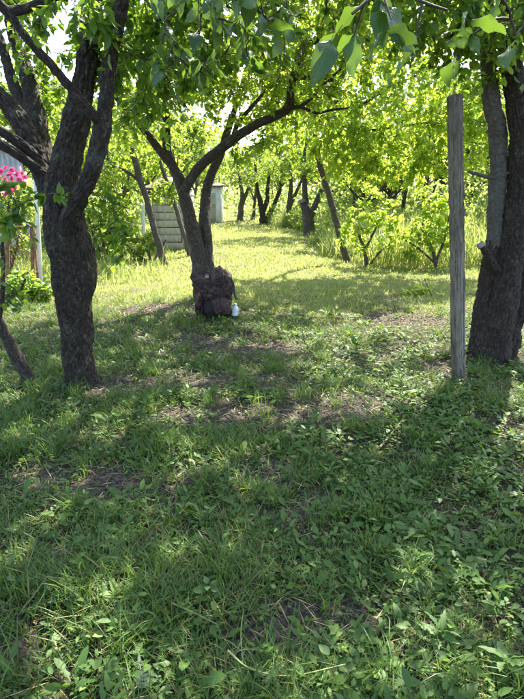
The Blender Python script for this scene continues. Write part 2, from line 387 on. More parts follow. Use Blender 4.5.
bare_v = np.clip(bareness(V[:, 0], V[:, 1]) * 1.4, 0, 1); lawn_v = lawn_factor(V[:, 0], V[:, 1])
gm = mesh_from("ground", V, F, {"bare": bare_v, "lawn": lawn_v})
m, nt, out = new_mat("orchard_soil"); Lk = nt.links
tc = nd(nt, "ShaderNodeTexCoord")
n1 = nd(nt, "ShaderNodeTexNoise"); n1.inputs["Scale"].default_value = 6; n1.inputs["Detail"].default_value = 10; n1.inputs["Roughness"].default_value = 0.7
n2 = nd(nt, "ShaderNodeTexNoise"); n2.inputs["Scale"].default_value = 55; n2.inputs["Detail"].default_value = 8
for n in (n1, n2): Lk.new(tc.outputs["Object"], n.inputs["Vector"])
soil = ramp(nt, [(0.3, (0.026, 0.020, 0.015)), (0.5, (0.058, 0.046, 0.036)), (0.72, (0.15, 0.12, 0.092))]); Lk.new(n2.outputs["Fac"], soil.inputs[0])
shaded_thatch = ramp(nt, [(0.3, (0.014, 0.013, 0.008)), (0.52, (0.030, 0.027, 0.015)), (0.75, (0.085, 0.068, 0.038))]); Lk.new(n2.outputs["Fac"], shaded_thatch.inputs[0])  # darkened so the colour carries the shade in gaps between blades
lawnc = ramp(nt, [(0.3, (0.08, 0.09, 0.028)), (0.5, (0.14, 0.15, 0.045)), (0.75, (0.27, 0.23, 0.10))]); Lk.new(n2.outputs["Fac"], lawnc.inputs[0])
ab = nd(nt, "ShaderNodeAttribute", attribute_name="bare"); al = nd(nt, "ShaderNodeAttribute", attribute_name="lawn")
c = mixrgb(nt, shaded_thatch.outputs[0], lawnc.outputs[0], al.outputs["Fac"]); c = mixrgb(nt, c, soil.outputs[0], ab.outputs["Fac"])
p = nd(nt, "ShaderNodeBsdfPrincipled"); p.inputs["Roughness"].default_value = 0.95; p.inputs["Specular IOR Level"].default_value = 0.2
Lk.new(c, p.inputs["Base Color"])
bp = nd(nt, "ShaderNodeBump"); bp.inputs["Strength"].default_value = 0.8; bp.inputs["Distance"].default_value = 0.02
Lk.new(n2.outputs["Fac"], bp.inputs["Height"]); Lk.new(bp.outputs[0], p.inputs["Normal"]); Lk.new(p.outputs[0], out.inputs[0])
ground = link("ground", gm, m); tag(ground, kind="structure")

def lane_right(y): return np.interp(y, [8, 11, 16, 19, 20.5, 26, 32, 45, 60], [2.6, 1.75, 1.35, 1.75, 1.6, 0.15, -1.7, -3.2, -4.6])
def lane_left(y): return np.interp(y, [8, 15, 27, 32, 45, 60], [-2.2, -2.5, -2.7, -3.2, -4.3, -5.5])

# ------------------------------------------------------------------ trees
def grow(bagq, bagl, nodes, targets, rng, leaf_len=(0.05, 0.08), wratio=0.55, shoots=4, per=6, shoot_len=(0.10, 0.24), leaves=None, droop=0.35, twig_sides=4):
    """join each target point to the nearest wood with a thin curved branch and dress its end with leafy shoots"""
    NP = np.array(nodes); d0 = np.array([np.min(np.sum((NP - t) ** 2, 1)) for t in targets])
    cap = len(NP) + 5 * len(targets); buf = np.empty((cap, 3)); buf[:len(NP)] = NP; cnt = len(NP)
    for ti in np.argsort(d0):
        t = targets[ti]; dd = np.sum((buf[:cnt] - t) ** 2, 1); a = buf[np.argmin(dd)].copy(); ln = math.sqrt(dd.min()) + 1e-4
        ctrl = a + (t - a) * rng.uniform(.35, .6) + rng.normal(0, .12, 3) * ln + UP * ln * rng.uniform(.05, .25)
        s = np.linspace(0, 1, 6)[:, None]; path = (1 - s) ** 2 * a + 2 * s * (1 - s) * ctrl + s * s * t
        path[1:-1] += rng.normal(0, .02, (4, 3)) * ln
        r0 = 0.0035 + 0.010 * min(ln, 1.2); R = np.linspace(r0, 0.0022, 6)
        Vt, Ft, bk = tube(path, R, twig_sides, cap=False); bagq.add(Vt, Ft, bk=bk)
        buf[cnt:cnt + 5] = path[1:]; cnt += 5
        dirm = unit(t - a)
        for k in range(shoots + 1):
            if k == 0: base = path[3]; sd = path[5] - path[3]; sl = np.linalg.norm(sd) + 0.06; sd = unit(sd)
            else:
                f = rng.uniform(.35, 1) * 4.999; q = int(f); base = path[q] + (path[q + 1] - path[q]) * (f - q)
                sd = unit(dirm * .5 + rng.normal(0, .7, 3) + UP * rng.uniform(-.5, .5)); sl = rng.uniform(*shoot_len)
            m = max(2, int(per * rng.uniform(.7, 1.3))); fs = np.sort(rng.uniform(.12, 1, m))
            P = base + sd * (fs * sl)[:, None] - UP * (fs ** 2 * sl * rng.uniform(0, .4))[:, None]
            if k and twig_sides > 3:
                e = base + sd * sl - UP * sl * .1
                Vt, Ft, bk = tube(np.array([base, (base + e) / 2 + UP * sl * .03, e]), [.0028, .0022, .0015], 3, cap=False); bagq.add(Vt, Ft, bk=bk)
            rd = unit(np.cross(sd, rng.normal(0, 1, (m, 3)))); D = unit(sd * rng.uniform(.1, .8, (m, 1)) + rd - UP * rng.uniform(0, 2 * droop, (m, 1)))
            N = UP * rng.uniform(.4, 1.1, (m, 1)) + rng.normal(0, .45, (m, 3))
            bagl.append(np.hstack([P, D, N, rng.uniform(*leaf_len, (m, 1)), rng.uniform(.8, 1.2, (m, 1)) * wratio]))

def blob(rng, c, r, n, shell=0.35):
    """n points spread through an ellipsoid, a little denser towards its skin"""
    d = unit(rng.normal(0, 1, (n, 3))); k = rng.uniform(0, 1, (n, 1)) ** shell
    return np.asarray(c) + d * k * np.asarray(r)

SUN_GAPS = [(*G(x, y)[:2], r) for x, y, r in ((160, 381, .17), (192, 385, .13), (168, 421, .14), (150, 352, .12), (250, 373, .12), (345, 404, .19), (368, 409, .12), (330, 362, .13), (62, 640, .075), (85, 632, .06), (48, 655, .06),
        (30, 470, .10), (52, 525, .08), (12, 560, .08), (20, 440, .12), (110, 440, .10), (60, 688, .06), (330, 690, .05), (140, 678, .04), (225, 402, .10), (290, 340, .14), (430, 380, .12), (500, 430, .09), (215, 470, .06), (455, 560, .05), (120, 320, .16))]
_r = np.random.default_rng(77)
for _ in range(70): _y = _r.uniform(3.2, 7.8); SUN_GAPS.append((_r.uniform(-.5, .5) * _y, _y, _r.uniform(.05, .13)))
for _ in range(26): _y = _r.uniform(1.2, 3.2); SUN_GAPS.append((_r.uniform(-.5, .5) * _y, _y, _r.uniform(.03, .06)))
def in_sun_gap(P):  # leaves on these sun rays are dropped to let sun patches reach the ground
    s_ = np.array(S); hit = np.zeros(len(P), bool)
    for x, y, r in SUN_GAPS:
        v = P - np.array([x, y, 0.02]); hit |= (np.linalg.norm(v - np.outer(v @ s_, s_), axis=1) < r) & (P[:, 2] > 1.2)
    return hit

def build_tree(name, label, cat, base, trunk, limbs, targets, seed, bark, leafm, tmpl=TB, bark_depth=0.006, sides=36, step=0.014,
               singles=0, group=None, min_px=7.0, leafset=None, limb_mats=None, extra_nodes=(), **gk):
    """trunk/limbs: (points, radii). targets: crown points. parts: trunk, limb.., twigs, leaf.., foliage"""
    rng = np.random.default_rng(seed); root = thing(name, label, cat, base, group); nodes = []
    for li, (P, R) in enumerate(([trunk] if trunk else []) + limbs):
        P = np.asarray(P); R = np.asarray(R); ln = np.sum(np.linalg.norm(np.diff(P, axis=0), axis=1))
        big = R.max() > 0.03
        if big and bark_depth: R = R * .87
        n = int(np.clip(ln / (step if big else step * 2), 6, 400)); sd = int(np.clip(sides * (R.max() / 0.13) ** .6, 8, sides)) // 2 * 2
        C = catmull(P, n); RR = catmull(R[:, None], n)[:, 0]
        if big:
            C = C + np.stack([vnoise(np.linspace(0, ln, n), np.full(n, li * 3.1 + q * 9.7), .35, seed + 5) for q in range(3)], 1) * RR[:, None] * .18 * np.minimum(1, np.arange(n) / 6)[:, None]
        Vt, Ft, bk = tube(C - base, np.maximum(RR, .0015), sd, bark_depth * min(1, R.max() / .09) if bark_depth else 0, seed + li)
        is_t = trunk is not None and li == 0
        mt = bark if not limb_mats else limb_mats.get(li, bark)
        link("trunk" if is_t else "limb", mesh_from("trunk" if is_t else "limb", Vt, Ft, {"bk": bk}), mt, root)
        nodes.extend(C[int(n * .35) if is_t else int(n * .2)::max(1, int(.06 / (ln / n)))])
    nodes.extend(extra_nodes)
    if targets is None or len(targets) == 0: return root
    tq = Bag(); lv = []
    grow(tq, lv, nodes, targets, rng, **gk)
    link("twigs", tq.mesh("twigs", origin=base), M['twig'], root)["kind"] = "stuff"
    A = np.vstack(lv); A = A[~in_sun_gap(A[:, :3] + A[:, 3:6] * A[:, 9:10] * .5)]; P, D, N, L, Wr = A[:, :3], A[:, 3:6], A[:, 6:9], A[:, 9], A[:, 10]
    if singles:
        x, y, z = project(P); px = np.where(z > .15, L * FPX / np.maximum(z, .15), 0)
        vis = (x > -25) & (x < 549) & (y > -35) & (y < 700) & (px > min_px)
        idx = np.where(vis)[0]; idx = idx[np.argsort(-px[idx])][:singles]
        for q in idx:
            o = link("leaf", (leafset or LEAF_MESHES)[q % 5], None, root)
            o.matrix_basis = leaf_matrix(P[q] - base, D[q], N[q], L[q], Wr[q] / .55)
        keep = np.ones(len(P), bool); keep[idx] = False; P, D, N, L, Wr = P[keep], D[keep], N[keep], L[keep], Wr[keep]
    Vl, Fl = leaf_batch(P - base, D, N, L, L * Wr, tmpl)
    rnd = np.repeat(rng.uniform(0, 1, len(P)), len(tmpl[0]))
    o = link("foliage", mesh_from("foliage", Vl, Fl, {"rnd": rnd}), leafm, root); o["kind"] = "stuff"
    return root

def base_of(px, py):
    return G(px, py)

def wpts(pts): return np.array([W(*p) for p in pts])

# --- old apple tree, left foreground
b = base_of(77, 388)
trunk = limb_px([(78, 398, 4.12, 66), (78.5, 389, 4.12, 46), (78.5, 382, 4.12, 38), (78.5, 372, 4.12, 33), (77.5, 345, 4.12, 34), (76, 320, 4.12, 37), (73.5, 295, 4.1, 42), (70.5, 268, 4.1, 48),
                 (68, 242, 4.1, 49), (64, 215, 4.1, 43), (61, 188, 4.1, 35), (70, 150, 4.1, 31), (82, 97, 4.1, 26), (87, 60, 4.1, 24), (91, 20, 4.08, 22),
                 (94, -25, 4.05, 21), (93, -90, 4.0, 17), (86, -170, 3.9, 12), (76, -250, 3.8, 7)])
limbs = [limb_px(q) for q in (
    [(60, 270, 4.10, 8), (60, 250, 4.05, 16), (67, 226, 3.96, 20), (80, 198, 3.88, 20), (93, 166, 3.82, 19), (101, 135, 3.8, 20), (105, 108, 3.8, 18), (109, 75, 3.8, 17), (114, 40, 3.78, 16), (122, 0, 3.7, 15), (131, -45, 3.6, 13), (145, -115, 3.45, 9), (165, -190, 3.3, 5)],
    [(103, 127, 3.8, 11), (91, 113, 3.74, 11), (72, 90, 3.66, 10.5), (50, 64, 3.6, 10), (28, 40, 3.55, 9.5), (8, 14, 3.5, 9), (-20, -18, 3.4, 8), (-70, -60, 3.3, 5)],
    [(60, 235, 4.12, 22), (54, 205, 4.2, 26), (42, 165, 4.3, 24), (25, 130, 4.35, 21), (8, 105, 4.4, 19), (-15, 85, 4.4, 16), (-60, 50, 4.4, 10), (-120, 0, 4.4, 6)],
    [(44, 170, 4.22, 14), (29, 151, 4.16, 12), (12, 138, 4.1, 11), (-10, 126, 4.05, 9), (-55, 113, 4.0, 6)],
    [(46, 176, 4.2, 13), (29, 163, 4.12, 11), (10, 150, 4.05, 10), (-10, 141, 4.0, 9), (-60, 124, 3.95, 5)],
    [(58, 225, 4.2, 16), (50, 185, 4.4, 20), (42, 148, 4.58, 20), (34, 108, 4.75, 19), (27, 78, 4.9, 17), (16, 44, 5.1, 13), (6, 0, 5.2, 10), (-5, -60, 5.3, 7)],
    [(33, 112, 4.75, 12), (17, 92, 4.85, 12), (7, 65, 4.95, 11), (0, 40, 5.0, 9), (-15, 0, 5.1, 6)],
    [(-12, -8, 3.45, 10), (6, 10, 3.5, 9), (22, 9, 3.55, 9), (40, 3, 3.55, 8), (70, -8, 3.45, 6), (120, -26, 3.3, 4)])]
rng = np.random.default_rng(101)
tg = np.vstack([
    blob(rng, W(165, 55, 4.5), (.55, .7, .42), 62), blob(rng, W(215, 20, 4.3), (.6, .7, .35), 55), blob(rng, W(150, 105, 4.8), (.3, .5, .25), 16),
    blob(rng, W(85, 10, 3.7), (.3, .4, .22), 12), blob(rng, W(30, 25, 4.6), (.35, .5, .25), 14), blob(rng, W(50, 100, 5.0), (.2, .3, .35), 10),
    blob(rng, (-1.0, 4.3, 4.3), (2.2, 2.2, 1.1), 180), blob(rng, (-2.6, 4.2, 3.7), (1.1, 1.6, .9), 45), blob(rng, (.8, 4.3, 3.7), (1.3, 1.3, .6), 125),  # crown above the view filled out with leaves to shade the foreground
    wpts([(118, 215, 3.95), (126, 238, 3.95), (108, 205, 3.85), (122, 255, 3.98), (115, 232, 3.9)]),
    wpts([(22, 205, 3.5), (10, 212, 3.45), (34, 200, 3.6), (5, 190, 3.4)])])
build_tree("apple_tree", "old dark gnarled apple tree with forked trunk at the left front", "tree", b, trunk, limbs, tg, 11, M['bark_left'], M['leaf_dark'],
           bark_depth=0.014, sides=92, step=0.009, singles=300, min_px=5, leaf_len=(.055, .09), shoots=4, per=7)

# --- forked tree in the middle, the bag leans at its foot
b = base_of(204, 299)
trunk = limb_px([(206, 306, 7.7, 44), (205.5, 299, 7.7, 32), (205, 291, 7.7, 27), (203, 276, 7.7, 23), (199, 258, 7.68, 19), (193, 235, 7.66, 16.5), (188, 212, 7.64, 15), (183, 192, 7.62, 14), (178, 178, 7.6, 13),
                 (172, 165, 7.6, 11), (167, 148, 7.6, 10), (166, 120, 7.55, 9), (163, 92, 7.5, 8), (158, 65, 7.4, 7), (152, 30, 7.3, 5), (150, -10, 7.2, 3)])
limbs = [limb_px(q) for q in (
    [(207, 294, 7.74, 18), (207, 270, 7.74, 17), (206, 245, 7.78, 15), (204.5, 218, 7.84, 13), (206, 195, 7.96, 11), (211, 175, 8.0, 10), (219, 157, 8.05, 9), (227, 133, 8.15, 8), (238, 100, 8.3, 6), (250, 60, 8.4, 4)],
    [(182, 193, 7.62, 13), (190, 180, 7.55, 12), (202, 165, 7.5, 11.5), (230, 141, 7.4, 11), (255, 126, 7.3, 10), (272, 118, 7.25, 10), (288, 108, 7.2, 9.5), (292, 84, 7.1, 9), (303, 50, 7.0, 7), (322, 36, 6.9, 5), (345, 10, 6.8, 3.5)],
    [(172, 166, 7.6, 9), (160, 150, 7.5, 9), (147, 133, 7.4, 8), (134, 117, 7.3, 7.5), (121, 104, 7.2, 7), (105, 85, 7.1, 5), (90, 60, 7.0, 3.5)],
    [(286, 110, 7.2, 5), (300, 107, 7.1, 4), (317, 113, 7.0, 3.2), (332, 110, 6.9, 2.8), (348, 108, 6.8, 2)],
    [(300, 107, 7.1, 4), (312, 98, 7.0, 3.4), (322, 86, 6.95, 3), (341, 69, 6.9, 2.2)],
    [(293, 78, 7.1, 6), (312, 77, 7.0, 5.5), (322, 80, 6.95, 6), (334, 79, 6.9, 6)],
    [(232, 140, 7.4, 6), (240, 120, 7.5, 5), (262, 95, 7.6, 4), (285, 60, 7.7, 3)])]
rng = np.random.default_rng(102)
tg = np.vstack([
    blob(rng, W(235, 70, 7.4), (1.0, 1.3, .62), 170), blob(rng, W(160, 60, 7.3), (.9, 1.2, .6), 120), blob(rng, W(310, 60, 7.2), (.75, 1.2, .6), 120),
    blob(rng, W(250, 10, 7.2), (1.6, 1.5, .5), 120), blob(rng, W(120, 120, 7.4), (.45, .7, .35), 26), blob(rng, W(265, 150, 7.4), (.55, .5, .16), 14),
    blob(rng, (-.5, 7.2, 4.9), (2.2, 1.9, .9), 90), blob(rng, (.85, 6.3, 3.9), (1.4, 1.2, .65), 150), blob(rng, W(292, 105, 8.6), (.8, .8, .5), 75), blob(rng, W(340, 20, 6.9), (.7, 1.0, .5), 70)])  # includes a crown blob added to shade the middle ground
build_tree("forked_tree", "twin-stemmed fruit tree in the middle with the bag at its foot", "tree", b, trunk, limbs, tg, 12, M['bark_mid'], M['leaf_mid'],
           bark_depth=0.006, sides=40, step=0.018, leaf_len=(.055, .085), shoots=4, per=7)

# --- three-stemmed tree at the right edge
b = base_of(490, 357)
trunk = limb_px([(489, 368, 4.99, 66), (487, 357, 4.99, 46), (486, 340, 5.0, 38), (488, 310, 5.01, 32), (491, 280, 5.02, 27), (494, 255, 5.03, 22.5), (495.5, 238, 5.04, 20), (496, 228, 5.045, 17)])
limbs = [limb_px(q) for q in (
    [(494, 258, 5.03, 14), (495.3, 243, 5.04, 18.5), (496, 225, 5.05, 19.5), (498, 190, 5.05, 19), (499, 158, 5.05, 19.5), (498, 130, 5.05, 20), (493, 100, 5.02, 19), (489, 57, 5.0, 18), (487, 15, 4.95, 17), (484, -35, 4.9, 16), (478, -105, 4.8, 12), (465, -190, 4.6, 7)],
    [(495, 358, 4.93, 34), (499, 322, 4.92, 33), (506, 280, 4.93, 30), (512, 240, 4.95, 27), (518, 195, 4.97, 25), (519, 150, 4.97, 25), (517, 100, 4.95, 24), (512, 62, 4.9, 22), (508, 30, 4.85, 20), (504, -5, 4.8, 18), (498, -65, 4.7, 14), (488, -140, 4.5, 9)],
    [(502, 356, 5.02, 28), (510, 328, 5.04, 29), (523, 288, 5.08, 28), (541, 240, 5.12, 26), (562, 180, 5.15, 24), (585, 100, 5.2, 20), (610, 0, 5.2, 14), (630, -100, 5.2, 8)],
    [(505, 280, 4.95, 12), (496, 266, 4.85, 9.5), (488, 255, 4.77, 8), (481, 245, 4.72, 8.6)],
    [(498, 178, 5.03, 5), (487, 177, 4.97, 4), (478, 174, 4.92, 3.4), (469, 172, 4.88, 3)],
    [(489, 40, 5.0, 9), (470, 22, 4.8, 9), (452, 8, 4.6, 8), (430, -8, 4.4, 7), (395, -30, 4.1, 5), (350, -60, 3.8, 3)])]
rng = np.random.default_rng(103)
tg = np.vstack([blob(rng, W(475, 25, 4.5), (.45, .6, .25), 40), blob(rng, W(400, 5, 4.3), (.6, .7, .25), 48), blob(rng, W(520, 20, 4.4), (.4, .5, .3), 26),
                blob(rng, W(470, 90, 5.3), (.25, .4, .25), 10), blob(rng, (1.9, 4.9, 4.2), (2.3, 2.2, 1.2), 170), blob(rng, (3.2, 5.0, 3.6), (1.2, 1.5, 1.0), 40), blob(rng, (2.2, 3.2, 3.6), (1.2, .9, .6), 45), blob(rng, (2.2, 5.7, 3.9), (1.3, .9, .6), 60), blob(rng, (2.1, 7.5, 3.95), (1.4, 1.1, .6), 130)])  # upper crown blobs, mostly out of view, added to shade the turf
rt = build_tree("old_fruit_tree", "three-stemmed tree with reddish bark and sawn stub at right edge", "tree", b, trunk, limbs, tg, 13, M['bark_right'], M['leaf_dark'],
           bark_depth=0.012, sides=80, step=0.010, singles=220, min_px=5, leaf_len=(.05, .085), limb_mats={1: M['bark_smooth'], 5: M['bark_smooth'], 6: M['bark_smooth']}, shoots=4, per=7)
e0, e1 = W(482, 246.2, 4.73), W(480.3, 244, 4.712); Vt, Ft, bk = tube(np.array([e0, (e0 + e1) / 2, e1]) - b, [.036, .036, .034], 14)
link("sawn_end", mesh_from("sawn_end", Vt, Ft, {"bk": bk}), M['cutwood'], rt)

# --- tree just behind the viewer whose bough hangs into the top of the view
b = np.array([1.55, -.75, float(H(1.55, -.75))])
trunk = (np.array([[1.55, -.75, -.05], [1.55, -.74, .1], [1.52, -.70, .8], [1.44, -.60, 1.5], [1.30, -.40, 2.0], [1.05, -.1, 2.3], [.7, .3, 2.45]]), np.array([.17, .13, .11, .095, .075, .055, .04]))
limbs = [(np.array([[.95, .0, 2.36], [.62, .45, 2.36], [.36, .75, 2.18], [.26, .93, 1.985], [.20, 1.02, 1.90]]), np.array([.03, .018, .010, .006, .0035])),
         (np.array([[.7, .3, 2.45], [.2, .9, 2.62], [-.15, 1.5, 2.55], [-.32, 1.9, 2.36], [-.42, 2.1, 2.2]]), np.array([.035, .025, .016, .010, .005])),
         (np.array([[1.05, -.1, 2.3], [1.1, .5, 2.4], [.95, 1.1, 2.28], [.80, 1.45, 2.10]]), np.array([.04, .025, .014, .006])),
         (np.array([[1.3, -.4, 2.0], [1.5, .2, 2.7], [1.4, .9, 3.3], [1.0, 1.4, 3.6]]), np.array([.06, .04, .028, .012]))]
rng = np.random.default_rng(104)
tg = np.vstack([wpts([(352, 14, .95), (380, -12, .98), (447, 10, 1.02)]),
                wpts([(466, 42, 1.45), (515, 36, 1.4), (500, -5, 1.35)]),
                blob(rng, W(185, 20, 1.95), (.22, .22, .14), 13), blob(rng, W(235, 5, 1.9), (.18, .2, .10), 9), wpts([(250, 60, 2.1), (200, 70, 2.1), (160, 40, 2.05)]),
                blob(rng, (.9, .9, 3.4), (1.3, 1.1, .5), 40), blob(rng, (.75, 1.95, 3.15), (.8, .6, .3), 45)])  # includes an unseen canopy blob added to shade the hanging bough
build_tree("overhanging_tree", "large-leaved bough hanging close into the top of the view", "tree", b, trunk, limbs, tg, 14, M['bark_mid'], M['leaf_dark'],
           bark_depth=0.006, sides=28, step=0.03, singles=260, min_px=10, leafset=SHADE_MESHES, leaf_len=(.045, .075), shoots=1, per=3, shoot_len=(.05, .12), droop=.6)

# --- leaning thin tree with the glowing yellow-green crown
b = base_of(347, 264)
trunk = limb_px([(348, 267, 12, 10), (346, 258, 12, 8), (339, 232, 12, 7.6), (331, 203, 12, 7.4), (322, 172, 12, 7), (317, 150, 11.8, 6.5), (316, 120, 11.6, 6), (322, 85, 11.3, 5), (335, 40, 11, 4), (350, -10, 10.8, 2.5)])
limbs = [limb_px(q) for q in ([(318, 150, 11.8, 5), (338, 125, 11.4, 4.5), (362, 105, 11, 4), (395, 85, 10.8, 3), (430, 70, 10.7, 2)],
                              [(317, 125, 11.6, 5), (350, 85, 11.2, 4.2), (385, 55, 10.8, 3.4), (420, 35, 10.6, 2)],
                              [(338, 125, 11.4, 4), (370, 130, 11.1, 3), (410, 125, 10.9, 2.4), (450, 120, 10.7, 1.5)])]
rng = np.random.default_rng(105)
tg = np.vstack([blob(rng, W(390, 100, 10.7), (1.65, 1.2, .95), 270), blob(rng, W(350, 145, 10.8), (.8, .7, .55), 100), blob(rng, W(455, 125, 10.7), (.8, .9, .95), 150),
                blob(rng, W(400, 170, 10.9), (1.15, .6, .36), 80), blob(rng, W(370, 25, 10.8), (1.8, 1.2, .85), 220), blob(rng, W(505, 100, 10.9), (.8, .8, 1.0), 100), blob(rng, W(295, 115, 11), (.65, .8, .6), 60)])
build_tree("leaning_tree", "thin leaning tree with a glowing yellow-green crown right of the lane", "tree", b, trunk, limbs, tg, 15, M['bark_far'], M['leaf_bright'], TA,
           bark_depth=0.004, sides=18, step=0.05, leaf_len=(.07, .11), shoots=4, per=6, droop=.5)

# --- sapling leaning out of the picture at the far left
b = base_of(33, 389)
trunk = limb_px([(35, 393, 4.1, 18), (32, 384, 4.1, 15), (20, 362, 4.08, 14), (8, 340, 4.05, 13), (-6, 315, 4.0, 12), (-25, 275, 3.95, 10), (-45, 220, 3.9, 7)])
limbs = [limb_px([(-2, 322, 4.02, 6), (2, 300, 3.98, 5), (3, 270, 3.95, 4), (2, 240, 3.92, 3)])]
rng = np.random.default_rng(106)
build_tree("sapling", "slim brown stem leaning left beside the old dark apple tree", "tree", b, trunk, limbs,
           np.vstack([wpts([(8, 285, 3.9), (20, 292, 3.95), (4, 262, 3.9), (12, 300, 3.85), (-8, 250, 3.9)])]), 16, M['bark_mid'], M['leaf_dark'],
           bark_depth=.004, sides=28, step=.02, singles=60, min_px=5, leaf_len=(.05, .08), shoots=1, per=4)

# --- pollarded trunks along the lane (far)
def far_custom(name, label, base_px, stems, crown, seed, leafm='leaf_far', trunk_first=True, group=None, leaf=(.09, .14), mat='bark_far'):
    b = base_of(*base_px); rng = np.random.default_rng(seed); L = [limb_px(s) for s in stems]
    tg = np.vstack([blob(rng, W(*c[:3]), c[3], c[4]) for c in crown]) if crown else None
    return build_tree(name, label, "tree", b, L[0], L[1:], tg, seed, M[mat], M[leafm], TA, bark_depth=.012, sides=20, step=.08, leaf_len=leaf, shoots=4, per=6, twig_sides=3, group=group)
d = 19.6
r = far_custom("pollarded_tree", "grey pollarded trunk with a pale sawn stub right of the lane", (309, 236),
    [[(309, 239, d, 17), (309, 232, d, 14), (308, 222, d, 13), (307, 212, d, 11), (305, 205, d, 8)], [(307, 216, d, 8), (304, 207, d, 8), (302, 201, d, 7.5)],
     [(309, 220, d, 8), (314, 208, d, 7), (319, 196, d, 6), (328, 178, d, 5), (336, 155, d, 3.5), (340, 120, d, 2)], [(307, 212, d, 7), (305, 190, d, 6), (304, 160, d, 4), (308, 125, d, 2)]],
    [(315, 120, d, (2.1, 1.5, 1.4), 210), (300, 165, d, (1.0, 1, .5), 50)], 31)
e0 = W(302.2, 202.5, d); e1 = W(301.4, 199.5, d); bb = np.array(r.location); Vt, Ft, bk = tube(np.array([e0, (e0 + e1) / 2, e1]) - bb, [.155, .155, .14], 12)
link("sawn_end", mesh_from("sawn_end", Vt, Ft, {"bk": bk}), M['cutwood'], r)
d = 26.5
far_custom("pollarded_tree", "reddish twin-stemmed trunk standing where the lane narrows", (265, 222),
    [[(264, 224, d, 12), (263, 220, d, 9), (262, 212, d, 7), (260, 200, d, 6), (257, 186, d, 4), (255, 160, d, 2.5)], [(266, 222, d, 7), (270, 213, d, 6), (275, 202, d, 5), (280, 188, d, 4), (284, 165, d, 2.5)],
     [(263, 212, d, 6), (267, 200, d, 5), (268, 185, d, 4), (270, 160, d, 2)]], [(268, 165, d, (1.7, 1.5, 1.1), 130)], 32, mat='bark_right')
d = 29.
far_custom("pollarded_tree", "short dark trunk at the left of the lane trees", (240, 219),
    [[(240, 221, d, 9), (240, 217, d, 7), (241, 208, d, 6.5), (242, 196, d, 5), (240, 180, d, 3.5), (238, 160, d, 2)], [(241, 206, d, 5), (247, 192, d, 4), (254, 175, d, 2.5)]],
    [(240, 168, d, (2.0, 1.6, 1.3), 140)], 33)
d = 24.
far_custom("pollarded_tree", "dark straight trunk between the reddish twin stems and the sawn pollard", (289, 226),
    [[(289, 228, d, 9), (289, 224, d, 7), (289, 210, d, 6.5), (290, 195, d, 5.5), (291, 180, d, 4), (288, 155, d, 2)], [(289, 208, d, 5), (296, 193, d, 4), (304, 175, d, 2.5)]],
    [(290, 160, d, (1.4, 1.3, .9), 90)], 34)
d = 30.
far_custom("pollarded_tree", "very thin grey stem just left of the reddish twin trunk", (253, 219),
    [[(253, 220, d, 5), (254, 210, d, 3.5), (255, 198, d, 3), (256, 180, d, 2)], [(254, 200, d, 2.5), (250, 188, d, 2)]], [(255, 178, d, (.9, .9, .7), 40)], 35)

# dark slanting trunks in the thicket on the right
def slant(label, pts, crown, seed, leafm='leaf_far'):
    x, y, dd, w = pts[0]; k = pts[0][2]; gy_ = project(np.array([0, k, 0.0]))[1]
    first = (x - (pts[1][0] - x) * .4, gy_ + 2, k, w * 1.3)
    return far_custom("thicket_tree", label, (first[0], gy_), [[first] + pts] + [[pts[-3], (pts[-2][0] + 5, pts[-2][1], k, pts[-2][3] * .7), (pts[-1][0] + 14, pts[-1][1], k, 1.5)]], crown, seed, leafm)
slant("dark slanting trunk leaning right behind the tall grass of the thicket", [(389, 214, 16.5, 8), (393, 198, 16.5, 7), (399, 180, 16.5, 6.5), (406, 160, 16.5, 5.5), (415, 135, 16.5, 4), (422, 100, 16.5, 2.5)], [(410, 110, 16.5, (1.4, 1.2, 1.0), 90)], 41)
slant("thin upright dark stem right of the slanting thicket trunk", [(403, 208, 18, 4.5), (405, 195, 18, 4), (408, 178, 18, 3.5), (411, 160, 18, 3), (413, 140, 18, 2.2), (415, 115, 18, 1.5)], [(415, 130, 18, (1, 1, .8), 50)], 42)
slant("upright dark trunk in the thicket left of the grey post", [(424, 210, 17, 6), (425, 195, 17, 5.5), (427, 178, 17, 5), (429, 160, 17, 4), (430, 140, 17, 3), (432, 110, 17, 2)], [(435, 120, 17, (1.3, 1.1, 1), 80)], 43)
slant("slim stem bending right close to the upright thicket trunk", [(427, 212, 17.5, 4), (431, 198, 17.5, 3.6), (436, 182, 17.5, 3.3), (441, 165, 17.5, 3), (446, 148, 17.5, 2.2), (450, 120, 17.5, 1.5)], [], 44)
slant("crooked grey trunk nearest the grey post in the thicket", [(437, 216, 16, 6), (440, 200, 16, 5.5), (443, 188, 16, 5), (446, 172, 16, 4.5), (443, 150, 16, 3), (440, 120, 16, 2)], [(450, 130, 16, (1.2, 1, .9), 60)], 45)
slant("grey trunk with a pale side behind the yellow-green shrub", [(354, 205, 19, 5), (356, 192, 19, 4.5), (359, 178, 19, 4), (360, 160, 19, 3.2), (362, 140, 19, 2.5), (365, 110, 19, 1.5)], [(360, 140, 19, (1.4, 1.2, .9), 70)], 46)
slant("dark stem in the thicket between leaning tree and slanting trunk", [(374, 212, 20, 5.5), (375, 200, 20, 5), (372, 185, 20, 4.5), (370, 165, 20, 4), (372, 140, 20, 3), (374, 110, 20, 2)], [(375, 130, 20, (1.5, 1.3, 1), 80)], 47)
slant("dark trunk far right behind the smooth grey stem", [(470, 205, 19, 6), (472, 190, 19, 5), (476, 172, 19, 4.5), (480, 150, 19, 4), (482, 130, 19, 3), (485, 105, 19, 2)], [(480, 130, 19, (1.6, 1.3, 1.1), 90)], 48)

